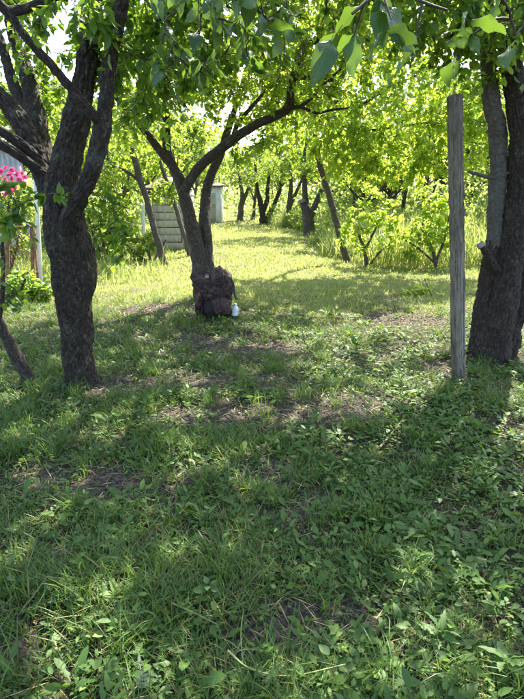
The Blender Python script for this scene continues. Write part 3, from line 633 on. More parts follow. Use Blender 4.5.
# left middle distance: thin leaning stems and stumps before the shed
far_custom("slender_tree", "thin bowed trunk leaning left in front of the board shed", (165, 266),
    [[(166, 268, 11.8, 10), (163, 260, 11.8, 8), (157, 238, 11.8, 7.5), (150, 212, 11.8, 7), (141, 182, 11.8, 7.5), (133, 152, 11.8, 7), (124, 120, 11.8, 5), (118, 80, 11.8, 3)], [(141, 182, 11.8, 4), (120, 168, 11.8, 3), (104, 166, 11.8, 2)]],
    [(125, 130, 11.8, (1.1, 1, .9), 80), (110, 175, 11.8, (.5, .6, .35), 22)], 51, leaf=(.07, .11))
far_custom("slender_tree", "pale slender stem leaning left behind the twin-stemmed tree", (190, 254),
    [[(190, 256, 13.2, 7), (187, 245, 13.2, 5.5), (181, 225, 13.2, 5), (176, 208, 13.2, 5), (169, 188, 13.2, 4.5), (162, 168, 13.2, 4), (154, 140, 13.2, 2.5)], [(170, 190, 13.2, 3), (176, 175, 13.2, 2.5), (178, 158, 13.2, 1.5)]],
    [(155, 140, 13.2, (1.0, .9, .7), 55), (165, 188, 13.3, (.55, .5, .35), 30)], 52, leaf=(.07, .11), mat='bark_smooth')
far_custom("grey_trunk", "stout pale grey trunk left of the white pole", (121, 252),
    [[(122, 254, 14, 13), (121, 247, 14, 10), (119, 230, 14, 9), (117, 212, 14, 8.5), (114, 190, 14, 7), (108, 160, 14, 5), (104, 130, 14, 3)], [(117, 212, 14, 5), (125, 192, 14, 4), (130, 170, 14, 2.5)]],
    [(108, 150, 14, (1.2, 1.0, .9), 80), (75, 170, 14, (1.0, .9, .8), 50)], 53, leaf=(.08, .12))

# --- filler orchard trees: four kinds, copied round the place
def orchard_kind(seed, h, leafm, label, loc, group, spread=1.5, n=150):
    rng = np.random.default_rng(seed); b = np.zeros(3); lean = rng.normal(0, .12, 2)
    T = np.array([[0, 0, -.05], [0, 0, .1], [lean[0] * .5, lean[1] * .5, h * .2], [lean[0] * 1.5, lean[1] * 1.5, h * .4], [lean[0], lean[1], h * .65], [0, 0, h * .9]])
    R = np.array([.17, .12, .10, .085, .05, .015]); limbs = []; tops = []
    for k in range(5):
        a = k * 2.4 + rng.uniform(0, 1); z0 = h * rng.uniform(.28, .45); rr = spread * rng.uniform(.6, .9)
        e = np.array([math.cos(a) * rr, math.sin(a) * rr, h * rng.uniform(.6, .85)]); s = np.array([lean[0], lean[1], z0])
        mpt = (s + e) / 2 + np.array([math.cos(a), math.sin(a), -.3]) * .2
        limbs.append((np.array([s, mpt, e]), np.array([.055, .04, .015]))); tops.append(e)
    tg = np.vstack([blob(rng, (0, 0, h * .72), (spread, spread, h * .27), n)] + [blob(rng, e, (.6, .6, .5), n // 8) for e in tops])
    o = build_tree("orchard_tree", label, "tree", b, (T, R), limbs, tg, seed, M['bark_far'], M[leafm], TA, bark_depth=.01, sides=14, step=.12, leaf_len=(.09, .15), shoots=4, per=6, twig_sides=3, group=group)
    o.location = (loc[0], loc[1], float(H(loc[0], loc[1]))); return o
grp_r = "orchard trees in the thicket right of the lane"; grp_l = "orchard trees beyond the fence on the left"; grp_f = "orchard trees closing off the far end of the lane"
lab = {'r': "leafy orchard tree deep in the sunny thicket right of the lane", 'l': "leafy orchard tree beyond the fence and shed on the left", 'f': "hazy green orchard tree closing off the lane's far end"}
grp = {'r': grp_r, 'l': grp_l, 'f': grp_f}
kinds = [orchard_kind(201, 4.2, 'leaf_far', lab['r'], (7.5, 15.5), grp_r), orchard_kind(202, 5.0, 'leaf_far', lab['l'], (-6.2, 17.5), grp_l, 1.8, 190),
         orchard_kind(203, 3.8, 'leaf_bright', lab['r'], (4.6, 19.5), grp_r, 1.6), orchard_kind(204, 5.6, 'leaf_far', lab['f'], (-2.4, 52), grp_f, 2.1, 220)]
rng = np.random.default_rng(300)
spots = [('r', 0, 9.5, 18), ('r', 2, 8, 21.5), ('r', 1, 11.5, 24), ('r', 0, 5.5, 24.5), ('r', 2, 3.4, 30), ('r', 3, 7.5, 29), ('r', 1, 4.2, 37), ('r', 0, .9, 37), ('r', 3, 10.5, 35), ('r', 1, 14, 30), ('r', 0, 7, 42),
         ('r', 2, 10, 13.5), ('r', 2, 3.0, 16.2), ('r', 0, 6.3, 17.5), ('r', 2, 3.1, 22.5), ('r', 1, 8.6, 25.5), ('r', 0, 12, 15.5), ('r', 0, 13, 19), ('r', 1, 1.6, 44), ('r', 3, 5, 48),
         ('l', 0, -4.6, 21), ('l', 2, -4.4, 17.2), ('l', 1, -3.7, 24.5), ('l', 0, -6.6, 14.2), ('l', 2, -9, 12.2), ('l', 1, -8.8, 15.5), ('l', 3, -7.5, 23), ('l', 0, -10.5, 20), ('l', 1, -5.2, 28), ('l', 3, -12, 27), ('l', 0, -4.6, 36), ('l', 2, -9.5, 33), ('l', 1, -7, 42), ('l', 3, -4.9, 46),
         ('f', 1, 1.0, 53), ('f', 0, -6, 54), ('f', 3, -1, 60), ('f', 1, 5, 58), ('f', 3, 11, 54), ('f', 1, -11, 56), ('f', 0, 3, 66), ('f', 3, -5, 67), ('f', 1, 16, 48), ('f', 3, -17, 48), ('f', 3, 20, 60), ('f', 3, 10, 66), ('f', 1, -14, 66)]
for g_, k, x, y in spots:
    s = rng.uniform(.9, 1.2)
    copy_tree(kinds[k], (x, y, float(H(x, y))), rng.uniform(0, 6.28), (s, s, s * rng.uniform(.9, 1.1)), lab[g_], grp[g_])

# a far wood behind everything, one mass of leaves
rng = np.random.default_rng(310); n = 26000
a = rng.uniform(-1.15, 1.15, n); rr = rng.uniform(72, 84, n); zz = rng.uniform(0, 1, n) ** .8 * (9 + 2.5 * vnoise(a * 40, a * 0, 3.0, 8) + 1.3 * vnoise(a * 40, a * 0, .9, 9))
P = np.stack([rr * np.sin(a), rr * np.cos(a), zz], 1)
Vl, Fl = leaf_batch(P, rng.normal(0, 1, (n, 3)), UP + rng.normal(0, .8, (n, 3)), rng.uniform(.5, 1.0, n), rng.uniform(.3, .6, n), TA)
tag(link("distant_wood", mesh_from("distant_wood", Vl, Fl, {"rnd": np.repeat(rng.uniform(0, 1, n), 5)}), M['leaf_far']), "green distant wood behind the whole orchard", "wood", kind="stuff")

# low scrub under the far trees, nobody could count it
n = 60000; y = 15.5 + 54 * rng.uniform(0, 1, n) ** 1.3; x = rng.uniform(-1, 1, n) * (.6 * y + 3); 
k_ = ((x > lane_right(y) + .3 + .5 * vnoise(x, y, 1.6, 61)) | ((x < lane_left(y) - .4 + .4 * vnoise(x, y, 1.6, 60)) & (y > 18.5))) | (y > 46 + 3 * vnoise(x, y, 3., 62)); x, y = x[k_], y[k_]; n = len(x)
n3 = 15000; y3 = rng.uniform(12.2, 18.5, n3); x3 = lane_left(y3) - .35 - rng.uniform(0, 1, n3) * 4.5; k_ = (vnoise(x3, y3, .9, 67) > -.25 * rng.uniform(0, 1, n3)) & ~((x3 > -3.6) & (y3 > 13.2)); x = np.concatenate([x, x3[k_]]); y = np.concatenate([y, y3[k_]])
n2 = 26000; y2 = rng.uniform(13.2, 27, n2); x2 = lane_right(y2) + .25 + rng.uniform(0, 1, n2) ** 1.2 * 6; k_ = vnoise(x2, y2, .9, 66) > -.35 * rng.uniform(0, 1, n2); x = np.concatenate([x, x2[k_]]); y = np.concatenate([y, y2[k_]]); n = len(x)
zz = rng.uniform(0, 1, n) ** 1.3 * np.clip(1.15 + 1.1 * vnoise(x, y, 1.9, 63) + .5 * vnoise(x, y, .7, 64) + (y - 19) * .022, .12, 3.2)
Vl, Fl = leaf_batch(np.stack([x, y, H(x, y) + zz], 1), rng.normal(0, 1, (n, 3)), UP + rng.normal(0, .8, (n, 3)), rng.uniform(.08, .16, n) * (.7 + y / 28), rng.uniform(.05, .09, n) * (.7 + y / 28), TA)
tag(link("undergrowth", mesh_from("undergrowth", Vl, Fl, {"rnd": np.repeat(rng.uniform(0, 1, n), 5)}), M['leaf_pale']), "low green scrub under the far orchard trees", "undergrowth", kind="stuff")

# --- shrubs
def shrub(name, label, base_px, pts, crown, seed, leafm, leaf, per=6, shoots=4, mat='bark_far', cat="shrub", tmpl=TB):
    b = base_of(*base_px); rng = np.random.default_rng(seed); L = [limb_px(s) for s in pts]
    root = thing(name, label, cat, b); nodes = []
    for P, R in L:
        n = 24; C = catmull(P, n); RR = catmull(R[:, None], n)[:, 0]; Vt, Ft, bk = tube(C - b, np.maximum(RR, .003), 8, .002, seed)
        link("stem", mesh_from("stem", Vt, Ft, {"bk": bk}), M[mat], root); nodes.extend(C[6:])
    tq = Bag(); lv = []; grow(tq, lv, nodes, np.vstack([blob(rng, W(*c[:3]), c[3], c[4]) for c in crown]), rng, leaf_len=leaf, shoots=shoots, per=per, shoot_len=(.08, .2), twig_sides=4)
    link("twigs", tq.mesh("twigs", origin=b), M['twig'], root)["kind"] = "stuff"
    A = np.vstack(lv); Vl, Fl = leaf_batch(A[:, :3] - b, A[:, 3:6], A[:, 6:9], A[:, 9], A[:, 9] * A[:, 10], tmpl)
    o = link("foliage", mesh_from("foliage", Vl, Fl, {"rnd": np.repeat(rng.uniform(0, 1, len(A)), len(tmpl[0]))}), M[leafm], root); o["kind"] = "stuff"
    return root
shrub("shrub", "yellow-green shrub with a dark crooked stem beside the leaning tree", (367, 268),
      [[(367, 270, 11.4, 5), (366, 258, 11.4, 4.5), (364, 247, 11.4, 4), (360, 238, 11.4, 3), (357, 225, 11.4, 2)], [(365, 252, 11.4, 3), (370, 240, 11.4, 2.6), (377, 226, 11.4, 2)], [(368, 268, 11.4, 3), (378, 254, 11.4, 2), (390, 244, 11.4, 1.5)]],
      [(368, 222, 11.4, (.62, .5, .42), 22), (388, 236, 11.4, (.4, .4, .35), 9), (352, 240, 11.4, (.4, .4, .30), 8), (398, 215, 11.2, (.35, .35, .35), 7), (375, 196, 11.5, (.45, .4, .25), 6)], 61, 'leaf_bright', (.07, .11))
shrub("shrub", "taller yellow-green shrub in front of the tall grass left of the post", (436, 270),
      [[(437, 272, 11.2, 4), (434, 255, 11.2, 3.5), (428, 238, 11.2, 3), (422, 222, 11.2, 2)], [(436, 262, 11.2, 3), (444, 240, 11.2, 2.5), (450, 215, 11.2, 1.6)], [(434, 262, 11.2, 2.5), (418, 248, 11.2, 2), (405, 240, 11.2, 1.4)]],
      [(430, 226, 11.2, (.6, .45, .45), 20), (412, 242, 11.2, (.45, .4, .3), 9), (450, 225, 11.2, (.4, .4, .45), 11), (440, 192, 11.4, (.4, .35, .35), 7)], 62, 'leaf_bright', (.08, .13))
shrub("shrub", "low bright weedy shrub at the foot of the grey post", (420, 292),
      [[(437, 306, 8.1, 1.2), (430, 292, 8.1, 1.0), (424, 278, 8.1, .7)], [(436, 304, 8.1, 1), (418, 298, 8.1, .8), (408, 293, 8.1, .6)]],
      [(418, 293, 8.2, (.22, .2, .1), 14), (440, 300, 8.1, (.15, .15, .08), 8)], 63, 'leaf_bright', (.05, .08), 5, 3)
shrub("rose_bush", "bush with bright pink blossoms behind the rusty fence", (8, 281),
      [[(10, 284, 9.6, 3), (9, 250, 9.6, 3), (8, 215, 9.6, 2.4), (12, 180, 9.6, 1.6)], [(11, 270, 9.6, 2.6), (20, 230, 9.6, 2.2), (24, 190, 9.6, 1.5)], [(9, 270, 9.6, 2.6), (-6, 230, 9.6, 2.2), (-14, 190, 9.6, 1.5)]],
      [(8, 205, 9.6, (.5, .4, .35), 50), (12, 240, 9.6, (.45, .4, .3), 22), (-10, 190, 9.6, (.4, .4, .3), 20)], 64, 'leaf_far', (.06, .09))
rose = bpy.data.objects["rose_bush"]; rng = np.random.default_rng(65)
pet_v, pet_f = TB
def blossom_mesh(seed):
    r_ = np.random.default_rng(seed); n = 16; a = np.arange(n) * 2.4; el = np.linspace(1.3, .05, n)
    D = np.stack([np.cos(a) * np.cos(el), np.sin(a) * np.cos(el), np.sin(el)], 1); N = np.stack([-np.cos(a) * np.sin(el), -np.sin(a) * np.sin(el), np.cos(el)], 1)
    Vl, Fl = leaf_batch(D * .004, D, N, np.full(n, .05) * r_.uniform(.8, 1.2, n), np.full(n, .045), TB, .3)
    me = mesh_from("blossom", Vl, Fl, {"rnd": np.repeat(r_.uniform(0, 1, n), 8)}); me.materials.append(M['pink']); return me
bl = [blossom_mesh(s) for s in (1, 2, 3)]; rb = np.array(rose.location)
for q, (x, y) in enumerate([(2, 172), (6, 168), (9, 175), (4, 180), (12, 170), (13, 179), (9, 185), (2, 187), (11, 191), (22, 173), (25, 177), (20, 180), (24, 184), (15, 188), (-3, 176), (-6, 184), (6, 194), (17, 174), (1, 194), (-4, 168)]):
    o = link("blossom", bl[q % 3], None, rose); o.location = W(x, y, 9.25 + rng.uniform(-.15, .2)) - rb; o.rotation_euler = (rng.uniform(.2, 1.4), rng.uniform(-.6, .6), rng.uniform(-1, 1)); s = rng.uniform(.9, 1.35); o.scale = (s, s, s)
shrub("bramble", "low bramble of small leaves at the foot of the fence", (20, 300),
      [[(20, 303, 7.6, 3), (22, 288, 7.6, 2.4), (28, 272, 7.6, 1.8)], [(18, 303, 7.6, 3), (8, 290, 7.6, 2), (2, 276, 7.6, 1.4)], [(22, 302, 7.6, 3), (34, 294, 7.6, 2), (44, 285, 7.6, 1.4)]],
      [(20, 286, 7.6, (.45, .35, .22), 44), (42, 292, 7.6, (.25, .3, .16), 16)], 66, 'leaf_dark', (.05, .08))
shrub("bush", "loose sunny bush between the dark apple tree and the grey trunk", (104, 258),
      [[(104, 260, 12.6, 4), (103, 240, 12.6, 3), (100, 215, 12.6, 2)], [(105, 258, 12.6, 3), (112, 235, 12.6, 2.4), (120, 205, 12.6, 1.6)], [(103, 258, 12.6, 3), (94, 238, 12.6, 2), (88, 215, 12.6, 1.4)]],
      [(104, 215, 12.6, (.6, .5, .5), 50), (118, 190, 12.6, (.5, .5, .4), 30)], 67, 'leaf_far', (.07, .11), tmpl=TA)

shrub("bush", "low leafy bush partly hiding the foot of the board shed", (150, 262),
      [[(151, 264, 12.4, 3), (148, 250, 12.4, 2.4), (142, 236, 12.4, 1.6)], [(152, 263, 12.4, 3), (160, 250, 12.4, 2), (166, 240, 12.4, 1.4)], [(150, 263, 12.4, 3), (136, 254, 12.4, 2), (126, 244, 12.4, 1.4)]],
      [(136, 240, 12.4, (.45, .4, .3), 26), (152, 246, 12.4, (.25, .3, .16), 9), (122, 232, 12.5, (.35, .35, .35), 16)], 68, 'leaf_far', (.06, .10), tmpl=TA)
# ------------------------------------------------------------------ built things
def box_mesh(name, lx, ly, lz, bev=0.006, wobble=0.0, seed=0, nseg=1, taper=0.0):
    """bevelled box standing on z = 0, split along z so that it can be uneven"""
    r_ = np.random.default_rng(seed); hx, hy = lx / 2, ly / 2; bx_ = min(bev, hx * .4, hy * .4)
    ring = [(-hx + bx_, -hy), (hx - bx_, -hy), (hx, -hy + bx_), (hx, hy - bx_), (hx - bx_, hy), (-hx + bx_, hy), (-hx, hy - bx_), (-hx, -hy + bx_)]
    zs = [0] + list(np.linspace(bev, lz - bev, nseg + 1)) + [lz]; V = []; F = []
    for k, z in enumerate(zs):
        sc = (1 - bev / max(hx, hy)) if k in (0, len(zs) - 1) else 1; sc *= 1 - taper * z / lz
        ox, oy = (r_.normal(0, wobble, 2) if wobble else (0, 0))
        for x, y in ring: V.append((x * sc + ox, y * sc + oy, z + (r_.normal(0, wobble) if 0 < k < len(zs) - 1 else 0)))
    for k in range(len(zs) - 1):
        for q in range(8): a, b_ = k * 8 + q, k * 8 + (q + 1) % 8; F.append((a, b_, b_ + 8, a + 8))
    t = (len(zs) - 1) * 8
    for o, rev in ((0, True), (t, False)):
        for q in ((0, 1, 2, 7), (7, 2, 3, 6), (6, 3, 4, 5)):
            f = tuple(o + i for i in q); F.append(f[::-1] if rev else f)
    return mesh_from(name, np.array(V), np.array(F), smooth=False)

def between(o, a, b):
    """stand object o (height along z) so that it runs from a to b"""
    v = Vector(b) - Vector(a); o.rotation_mode = 'QUATERNION'; o.rotation_quaternion = v.to_track_quat('Z', 'Y'); o.location = a; return v.length

# grey post
pb = G(460.5, 379); pt = W(455, 95, pb[1] + .05); ln = float(np.linalg.norm(pt - pb)) + .12
o = link("wooden_post", box_mesh("wooden_post", .10, .085, ln, .010, .0028, 5, 34), M['post_grey']); between(o, pb - np.array([0, 0, .12]), pt)
o.rotation_quaternion = o.rotation_quaternion @ __import__("mathutils").Quaternion((0, 0, 1), math.radians(28))
tag(o, "tall weathered grey post standing upright left of the three-stemmed tree", "post")
# prop stick behind it
b_ = W(473, 150, 15.0); a = W(446, 232, 14.6); a[2] = -.05
Vt, Ft, bk = tube(catmull(np.array([a, (a + b_) / 2 + [.02, 0, .01], b_]), 16) - a, np.linspace(.075, .06, 16), 10, .003, 3)
tag(link("prop_stick", mesh_from("prop_stick", Vt, Ft, {"bk": bk}), M['stick'], loc=a), "tan wooden prop slanting behind the tall grey post", "stick")

# rusty fence on the left
fy = 9.0; fr = thing("fence", "rusty iron fence frame on the left behind the apple tree", "fence", G(20, 285))
fb = np.array(fr.location)
def bar(name, a, b, w, d_, mat, parent, origin, seed=0):
    v = np.asarray(b) - np.asarray(a); o = link(name, box_mesh(name, w, d_, float(np.linalg.norm(v)), .004, .0012, seed, 6), mat, parent); between(o, np.asarray(a) - origin, np.asarray(b) - origin); return o
for q, x in enumerate((-62, -27, 8, 33)): bar("fence_post", W(x, 288, fy), W(x - 1, 226, fy), .055, .055, M['rust'], fr, fb, q)
bar("rail", W(-62, 229, fy - .045), W(36, 226.5, fy - .045), .05, .03, M['rust'], fr, fb, 9); bar("rail", W(-62, 280, fy - .045), W(36, 278, fy - .045), .035, .03, M['rust'], fr, fb, 10)
bar("brace", W(33, 230, fy - .06), W(38.5, 284, fy - .06), .04, .03, M['rust'], fr, fb, 11)
def mesh_wires():
    bg_ = Bag()
    for x in np.arange(-62, 33, 3.2):
        for s_ in (-1, 1):
            a = W(x, 282 if s_ > 0 else 230, fy); b_ = W(x + 26, 230 if s_ > 0 else 282, fy)
            if x + 26 > 33: f = (33 - x) / 26; b_ = a + (b_ - a) * f
            Vt, Ft, bk = tube(np.array([a, b_]) - fb, [.0022, .0022], 3, cap=False); bg_.add(Vt, Ft, bk=bk)
    return bg_.mesh("wire_mesh")
link("wire_mesh", mesh_wires(), M['rust'], fr)["kind"] = "stuff"
# white pole by the fence, white pole further back
def pole(label, a, b_, r, seed):
    Vt, Ft, bk = tube(catmull(np.array([a, (np.asarray(a) + b_) / 2, b_]), 12) - np.asarray(a), np.full(12, r), 12, 0, seed)
    tag(link("white_pole", mesh_from("white_pole", Vt, Ft, {"bk": bk}), M['white'], loc=a), label, "pole")
pole("white painted pole standing at the end of the rusty fence", W(41, 288, 9.1), W(35, 168, 9.0), .035, 1)
pole("short white pole in front of the board shed", W(144.5, 256, 13.2), W(143, 205, 13.2), .045, 2)
# pale corrugated roof/wall panel behind the roses
gy_ = 13.0; a0 = W(-90, 258, gy_); a1 = W(34, 258, gy_); nseg = 120; xs = np.linspace(a0[0], a1[0], nseg); V = []; F = []
zt = float(W(0, 150, gy_)[2])
hut = thing("lean_to", "pale corrugated lean-to wall behind the pink roses", "shed", (float((a0[0] + a1[0]) / 2), gy_, 0))
for q, x in enumerate(xs):
    w = .022 * math.sin(q * 1.35)
    for z in (0.02, zt): V += [(x - hut.location.x, w, z), (x - hut.location.x, w + .004, z)]
for q in range(nseg - 1):
    k = q * 4; F += [(k, k + 4, k + 6, k + 2), (k + 1, k + 3, k + 7, k + 5), (k + 2, k + 6, k + 7, k + 3)]
link("wall_sheet", mesh_from("wall_sheet", np.array(V), np.array(F)), M['sheet'], hut)
V2 = np.array(V).copy(); lo = np.arange(len(V2)) % 4 < 2; V2[:, 1] = np.where(lo, V2[:, 1] - .15, V2[:, 1] + 2.2); V2[:, 2] = np.where(lo, zt + .03, zt + .75) + np.array([v[1] for v in V]) * .8
link("roof_sheet", mesh_from("roof_sheet", V2, np.array(F)), M['sheet'], hut)
for q, x in enumerate((a0[0] + .1, a1[0] - .1)): o = link("corner_post", box_mesh("corner_post", .09, .09, zt, .006), M['oldwood'], hut); o.location = (x - hut.location.x, .08, 0)

# board shed
sy = 14.6; sl = W(155, 250, sy); sr = W(182, 250, sy); shed = thing("board_shed", "weathered pale board shed behind the twin-stemmed tree", "shed", (float(sl[0]), sy, 0))
rng = np.random.default_rng(71); Lw = float(sr[0] - sl[0]) + .1; hgt = 1.56; bh = .195
for q in range(8):
    off = rng.uniform(-.04, .10); lw = Lw + rng.uniform(-.06, .04)
    o = link("board", box_mesh("board", bh - .016, .035, lw, .006, .003, 80 + q, 5), M['oldwood'], shed)
    o.rotation_euler = (0, math.pi / 2, rng.normal(0, .006)); o.location = (off - .05, rng.normal(0, .008), bh * (q + .5) + .01)
for q in range(8):
    o = link("board", box_mesh("board", bh - .016, .035, 1.8, .006, .003, 95 + q, 5), M['oldwood'], shed)
    o.rotation_euler = (0, math.pi / 2, math.pi / 2); o.location = (Lw + .03, .03, bh * (q + .5) + .01)
for x in (.04, Lw - .06): o = link("corner_post", box_mesh("corner_post", .1, .1, hgt, .008), M['oldwood'], shed); o.location = (x, .09, 0)
def slab(name, lx, ly, lz, loc, rot, mat, parent):
    o = link(name, box_mesh(name, lx, ly, lz, .008), mat, parent); o.location = loc; o.rotation_euler = rot; return o
slab("roof", Lw + .3, 2.3, .06, (Lw / 2, .95, hgt + .16), (math.radians(8), 0, 0), M['post'], shed); slab("blocking_back_wall", Lw, .03, hgt - .05, (Lw / 2, 1.75, .01), (0, 0, 0), M['post'], shed); slab("blocking_side_wall", .03, 1.6, hgt - .05, (-.02, .92, .01), (0, 0, 0), M['post'], shed)  # back and side walls added to keep light out behind the boards
# white hut further down the lane
hy = 27.0; hl = W(207, 213, hy); hr = W(221, 213, hy); wh = thing("white_hut", "small white hut glimpsed behind the twin-stemmed tree", "hut", (float(hl[0]), hy, 0))
ww = float(hr[0] - hl[0]); slab("wall", ww, 1.6, 1.75, (ww / 2, .8, .02), (0, 0, 0), M['white'], wh); slab("roof", ww + .3, 1.9, .07, (ww / 2, .8, 1.80), (math.radians(5), 0, 0), M['post'], wh)
slab("door", .38, .04, 1.4, (.25, -.03, .03), (0, 0, 0), M['oldwood'], wh)
# old stakes by the shed
for q, (x, y1, y0, dd) in enumerate(((152, 233, 252, 13.9), (157, 236, 253, 13.7), (186, 225, 250, 14.0))):
    a = W(x, y0, dd); a[2] = -.02; b_ = W(x - 1, y1, dd); o = link("stake", box_mesh("stake", .08, .06, float(np.linalg.norm(b_ - a)), .006, .002, q, 4), M['post']); between(o, a, b_)
    tag(o, ["short leaning stake left of the shed boards, next to the white pole", "second short stake in front of the shed boards", "stake between the shed and the twin-stemmed tree"][q], "stake")

# ------------------------------------------------------------------ rucksack and white bottle
def cloth_mat():
    m, nt, out = new_mat("camouflage_cloth"); L = nt.links; tc = nd(nt, "ShaderNodeTexCoord")
    n1 = nd(nt, "ShaderNodeTexNoise"); n1.inputs["Scale"].default_value = 7.5; n1.inputs["Detail"].default_value = 2; n1.inputs["Distortion"].default_value = 1.6; L.new(tc.outputs["Object"], n1.inputs["Vector"])
    cr = ramp(nt, [(0.0, (0.014, 0.006, 0.007)), (0.42, (0.055, 0.024, 0.028)), (0.49, (0.016, 0.009, 0.009)), (0.55, (0.075, 0.036, 0.032)), (0.62, (0.024, 0.012, 0.012)), (0.69, (0.19, 0.11, 0.05))], 'CONSTANT'); L.new(n1.outputs["Fac"], cr.inputs[0])
    vo = nd(nt, "ShaderNodeTexVoronoi", feature='DISTANCE_TO_EDGE'); vo.inputs["Scale"].default_value = 9; L.new(mixrgb(nt, tc.outputs["Object"], n1.outputs["Color"], .12), vo.inputs["Vector"])
    ed = ramp(nt, [(0.0, (1, 1, 1)), (0.035, (0, 0, 0))]); L.new(vo.outputs["Distance"], ed.inputs[0])
    ef = nd(nt, "ShaderNodeMath", operation='MULTIPLY', i_1=.7); L.new(ed.outputs[0], ef.inputs[0])
    col = mixrgb(nt, cr.outputs[0], (0.13, 0.08, 0.045), ef.outputs[0])
    p = nd(nt, "ShaderNodeBsdfPrincipled"); p.inputs["Roughness"].default_value = .75; L.new(col, p.inputs["Base Color"])
    wv = nd(nt, "ShaderNodeTexNoise"); wv.inputs["Scale"].default_value = 18; wv.inputs["Detail"].default_value = 5; L.new(tc.outputs["Object"], wv.inputs["Vector"])
    b = nd(nt, "ShaderNodeBump"); b.inputs["Strength"].default_value = .35; b.inputs["Distance"].default_value = .02; L.new(wv.outputs["Fac"], b.inputs["Height"]); L.new(b.outputs[0], p.inputs["Normal"])
    L.new(p.outputs[0], out.inputs[0]); return m
M['cloth'] = cloth_mat(); M['strap'] = noise_mat("black_webbing", (.010, .009, .010), (.022, .020, .022), 60, .8, .3); M['patch'] = noise_mat("pink_patch", (.50, .16, .17), (.62, .26, .25), 30, .7, .1)
M['plastic'] = noise_mat("white_plastic", (.66, .69, .72), (.80, .82, .84), 12, .35, .2)

def soft(name, c, r, e=.55, wr=.03, seed=0, mat='cloth', parent=None, nu=40, nv=24, droop=None, fold=None):
    """crumpled superellipsoid: soft stuffed shape"""
    V = []; F = []; sg = lambda v, q: math.copysign(abs(v) ** q, v)
    for i in range(nv + 1):
        ph = -math.pi / 2 + math.pi * i / nv
        for j in range(nu):
            t = 2 * math.pi * j / nu; x, y, z = sg(math.cos(ph), e) * sg(math.cos(t), e), sg(math.cos(ph), e) * sg(math.sin(t), e), sg(math.sin(ph), e)
            k = 1 + wr * (mnoise.noise((x * 1.7 + seed, y * 1.7, z * 1.7)) * 2 + (1 - 2 * abs(mnoise.noise((x * 2.2 + seed, y * 2.2 + z * 2.5, z * 3.2)))) * 1.3 + mnoise.noise((x * 7, y * 7 + seed, z * 7)) * .5)
            p = np.array([x * r[0] * k, y * r[1] * k, z * r[2] * k])
            if fold: p = fold(p)
            V.append(p + np.asarray(c))
    for i in range(nv):
        for j in range(nu): j2 = (j + 1) % nu; F.append((i * nu + j, i * nu + j2, (i + 1) * nu + j2, (i + 1) * nu + j))
    return link(name, mesh_from(name, np.array(V), np.array(F)), M[mat], parent)

def ribbon(name, P, w, th, axis, mat, parent, n=30):
    C = catmull(np.array(P), n); T = unit(np.gradient(C, axis=0)); A = np.asarray(axis, float); Nn = unit(np.cross(T, A)); V = []; F = []
    for c_, nn in zip(C, Nn):
        for s, t in ((-1, -1), (1, -1), (1, 1), (-1, 1)): V.append(c_ + A * s * w / 2 + nn * t * th / 2)
    for i in range(n - 1):
        for j in range(4): F.append((i * 4 + j, i * 4 + (j + 1) % 4, (i + 1) * 4 + (j + 1) % 4, (i + 1) * 4 + j))
    F += [(0, 3, 2, 1), tuple((n - 1) * 4 + q for q in (0, 1, 2, 3))]
    return link(name, mesh_from(name, np.array(V), np.array(F)), M[mat], parent)

gp = G(218.5, 316); bagr = thing("rucksack", "dark patterned cloth rucksack slumped at the foot of the twin-stemmed tree", "bag", gp)
k = 0.0129
soft("body", (.0, .06, .27), (.19, .15, .24), .85, .10, 3, parent=bagr, nu=56, nv=36, fold=lambda p: p + np.array([.05 * (p[2] / .27), 0, .03 * p[0] / .2]))
soft("lid", (.07, .0, .525), (.15, .15, .115), 1.0, .13, 9, parent=bagr, nu=56, nv=30, fold=lambda p: p + np.array([0, 0, -.20 * max(p[0], 0) / .18 * abs(p[0]) / .18 - .10 * max(-p[0], 0) / .18 - .05 * max(-p[1], 0) / .16]))
soft("top_roll", (-.115, -.03, .455), (.11, .13, .085), 1.0, .18, 14, parent=bagr, nu=48, nv=28)
soft("front_flap", (-.07, -.115, .375), (.175, .065, .115), .9, .17, 21, parent=bagr, nu=56, nv=30, fold=lambda p: p + np.array([.02 * p[2] / .1, 0, -.07 * p[0] / .16 + .05 * (p[0] / .17) ** 2]))
soft("side_flap", (.115, -.10, .36), (.10, .075, .15), .9, .15, 52, parent=bagr, nu=48, nv=28)
soft("front_pocket", (.085, -.125, .155), (.115, .08, .12), .85, .11, 27, parent=bagr, nu=48, nv=28)
soft("side_drape", (-.19, -.05, .225), (.055, .12, .19), .95, .18, 33, parent=bagr, nu=48, nv=28, fold=lambda p: p + np.array([-.04 * p[2] / -.19 * .6, 0, 0]))
soft("opening_shade", (-.075, -.095, .135), (.085, .055, .12), .8, .06, 37, mat='strap', parent=bagr)  # solid black lump standing in for the shade inside the arch
soft("base", (.05, .0, .045), (.16, .12, .05), .5, .03, 40, mat='strap', parent=bagr)
ribbon("strap", [(.16, -.13, .545), (.235, -.14, .50), (.262, -.13, .42), (.262, -.12, .31), (.285, -.12, .215)], .045, .008, (.25, .97, 0), 'strap', bagr)
ribbon("strap", [(-.02, -.20, .46), (.06, -.205, .44), (.14, -.19, .45), (.21, -.16, .48)], .03, .008, (0, .2, .98), 'strap', bagr)
ribbon("handle", [(-.16, .02, .49), (-.13, .0, .555), (-.07, .0, .575), (-.01, .02, .55)], .03, .010, (0, 1, 0), 'strap', bagr)
soft("patch", (-.06, -.135, .535), (.026, .010, .018), .6, .02, 3, 'patch', bagr, 12, 8)
bagr.rotation_euler = (0, math.radians(-5), math.radians(-8)); bagr.scale = (1, 1, .97)
bw = G(236, 316); bt = thing("plastic_bottle", "small white plastic bottle on the grass beside the rucksack", "bottle", bw + np.array([-.012, -.10, .012]))
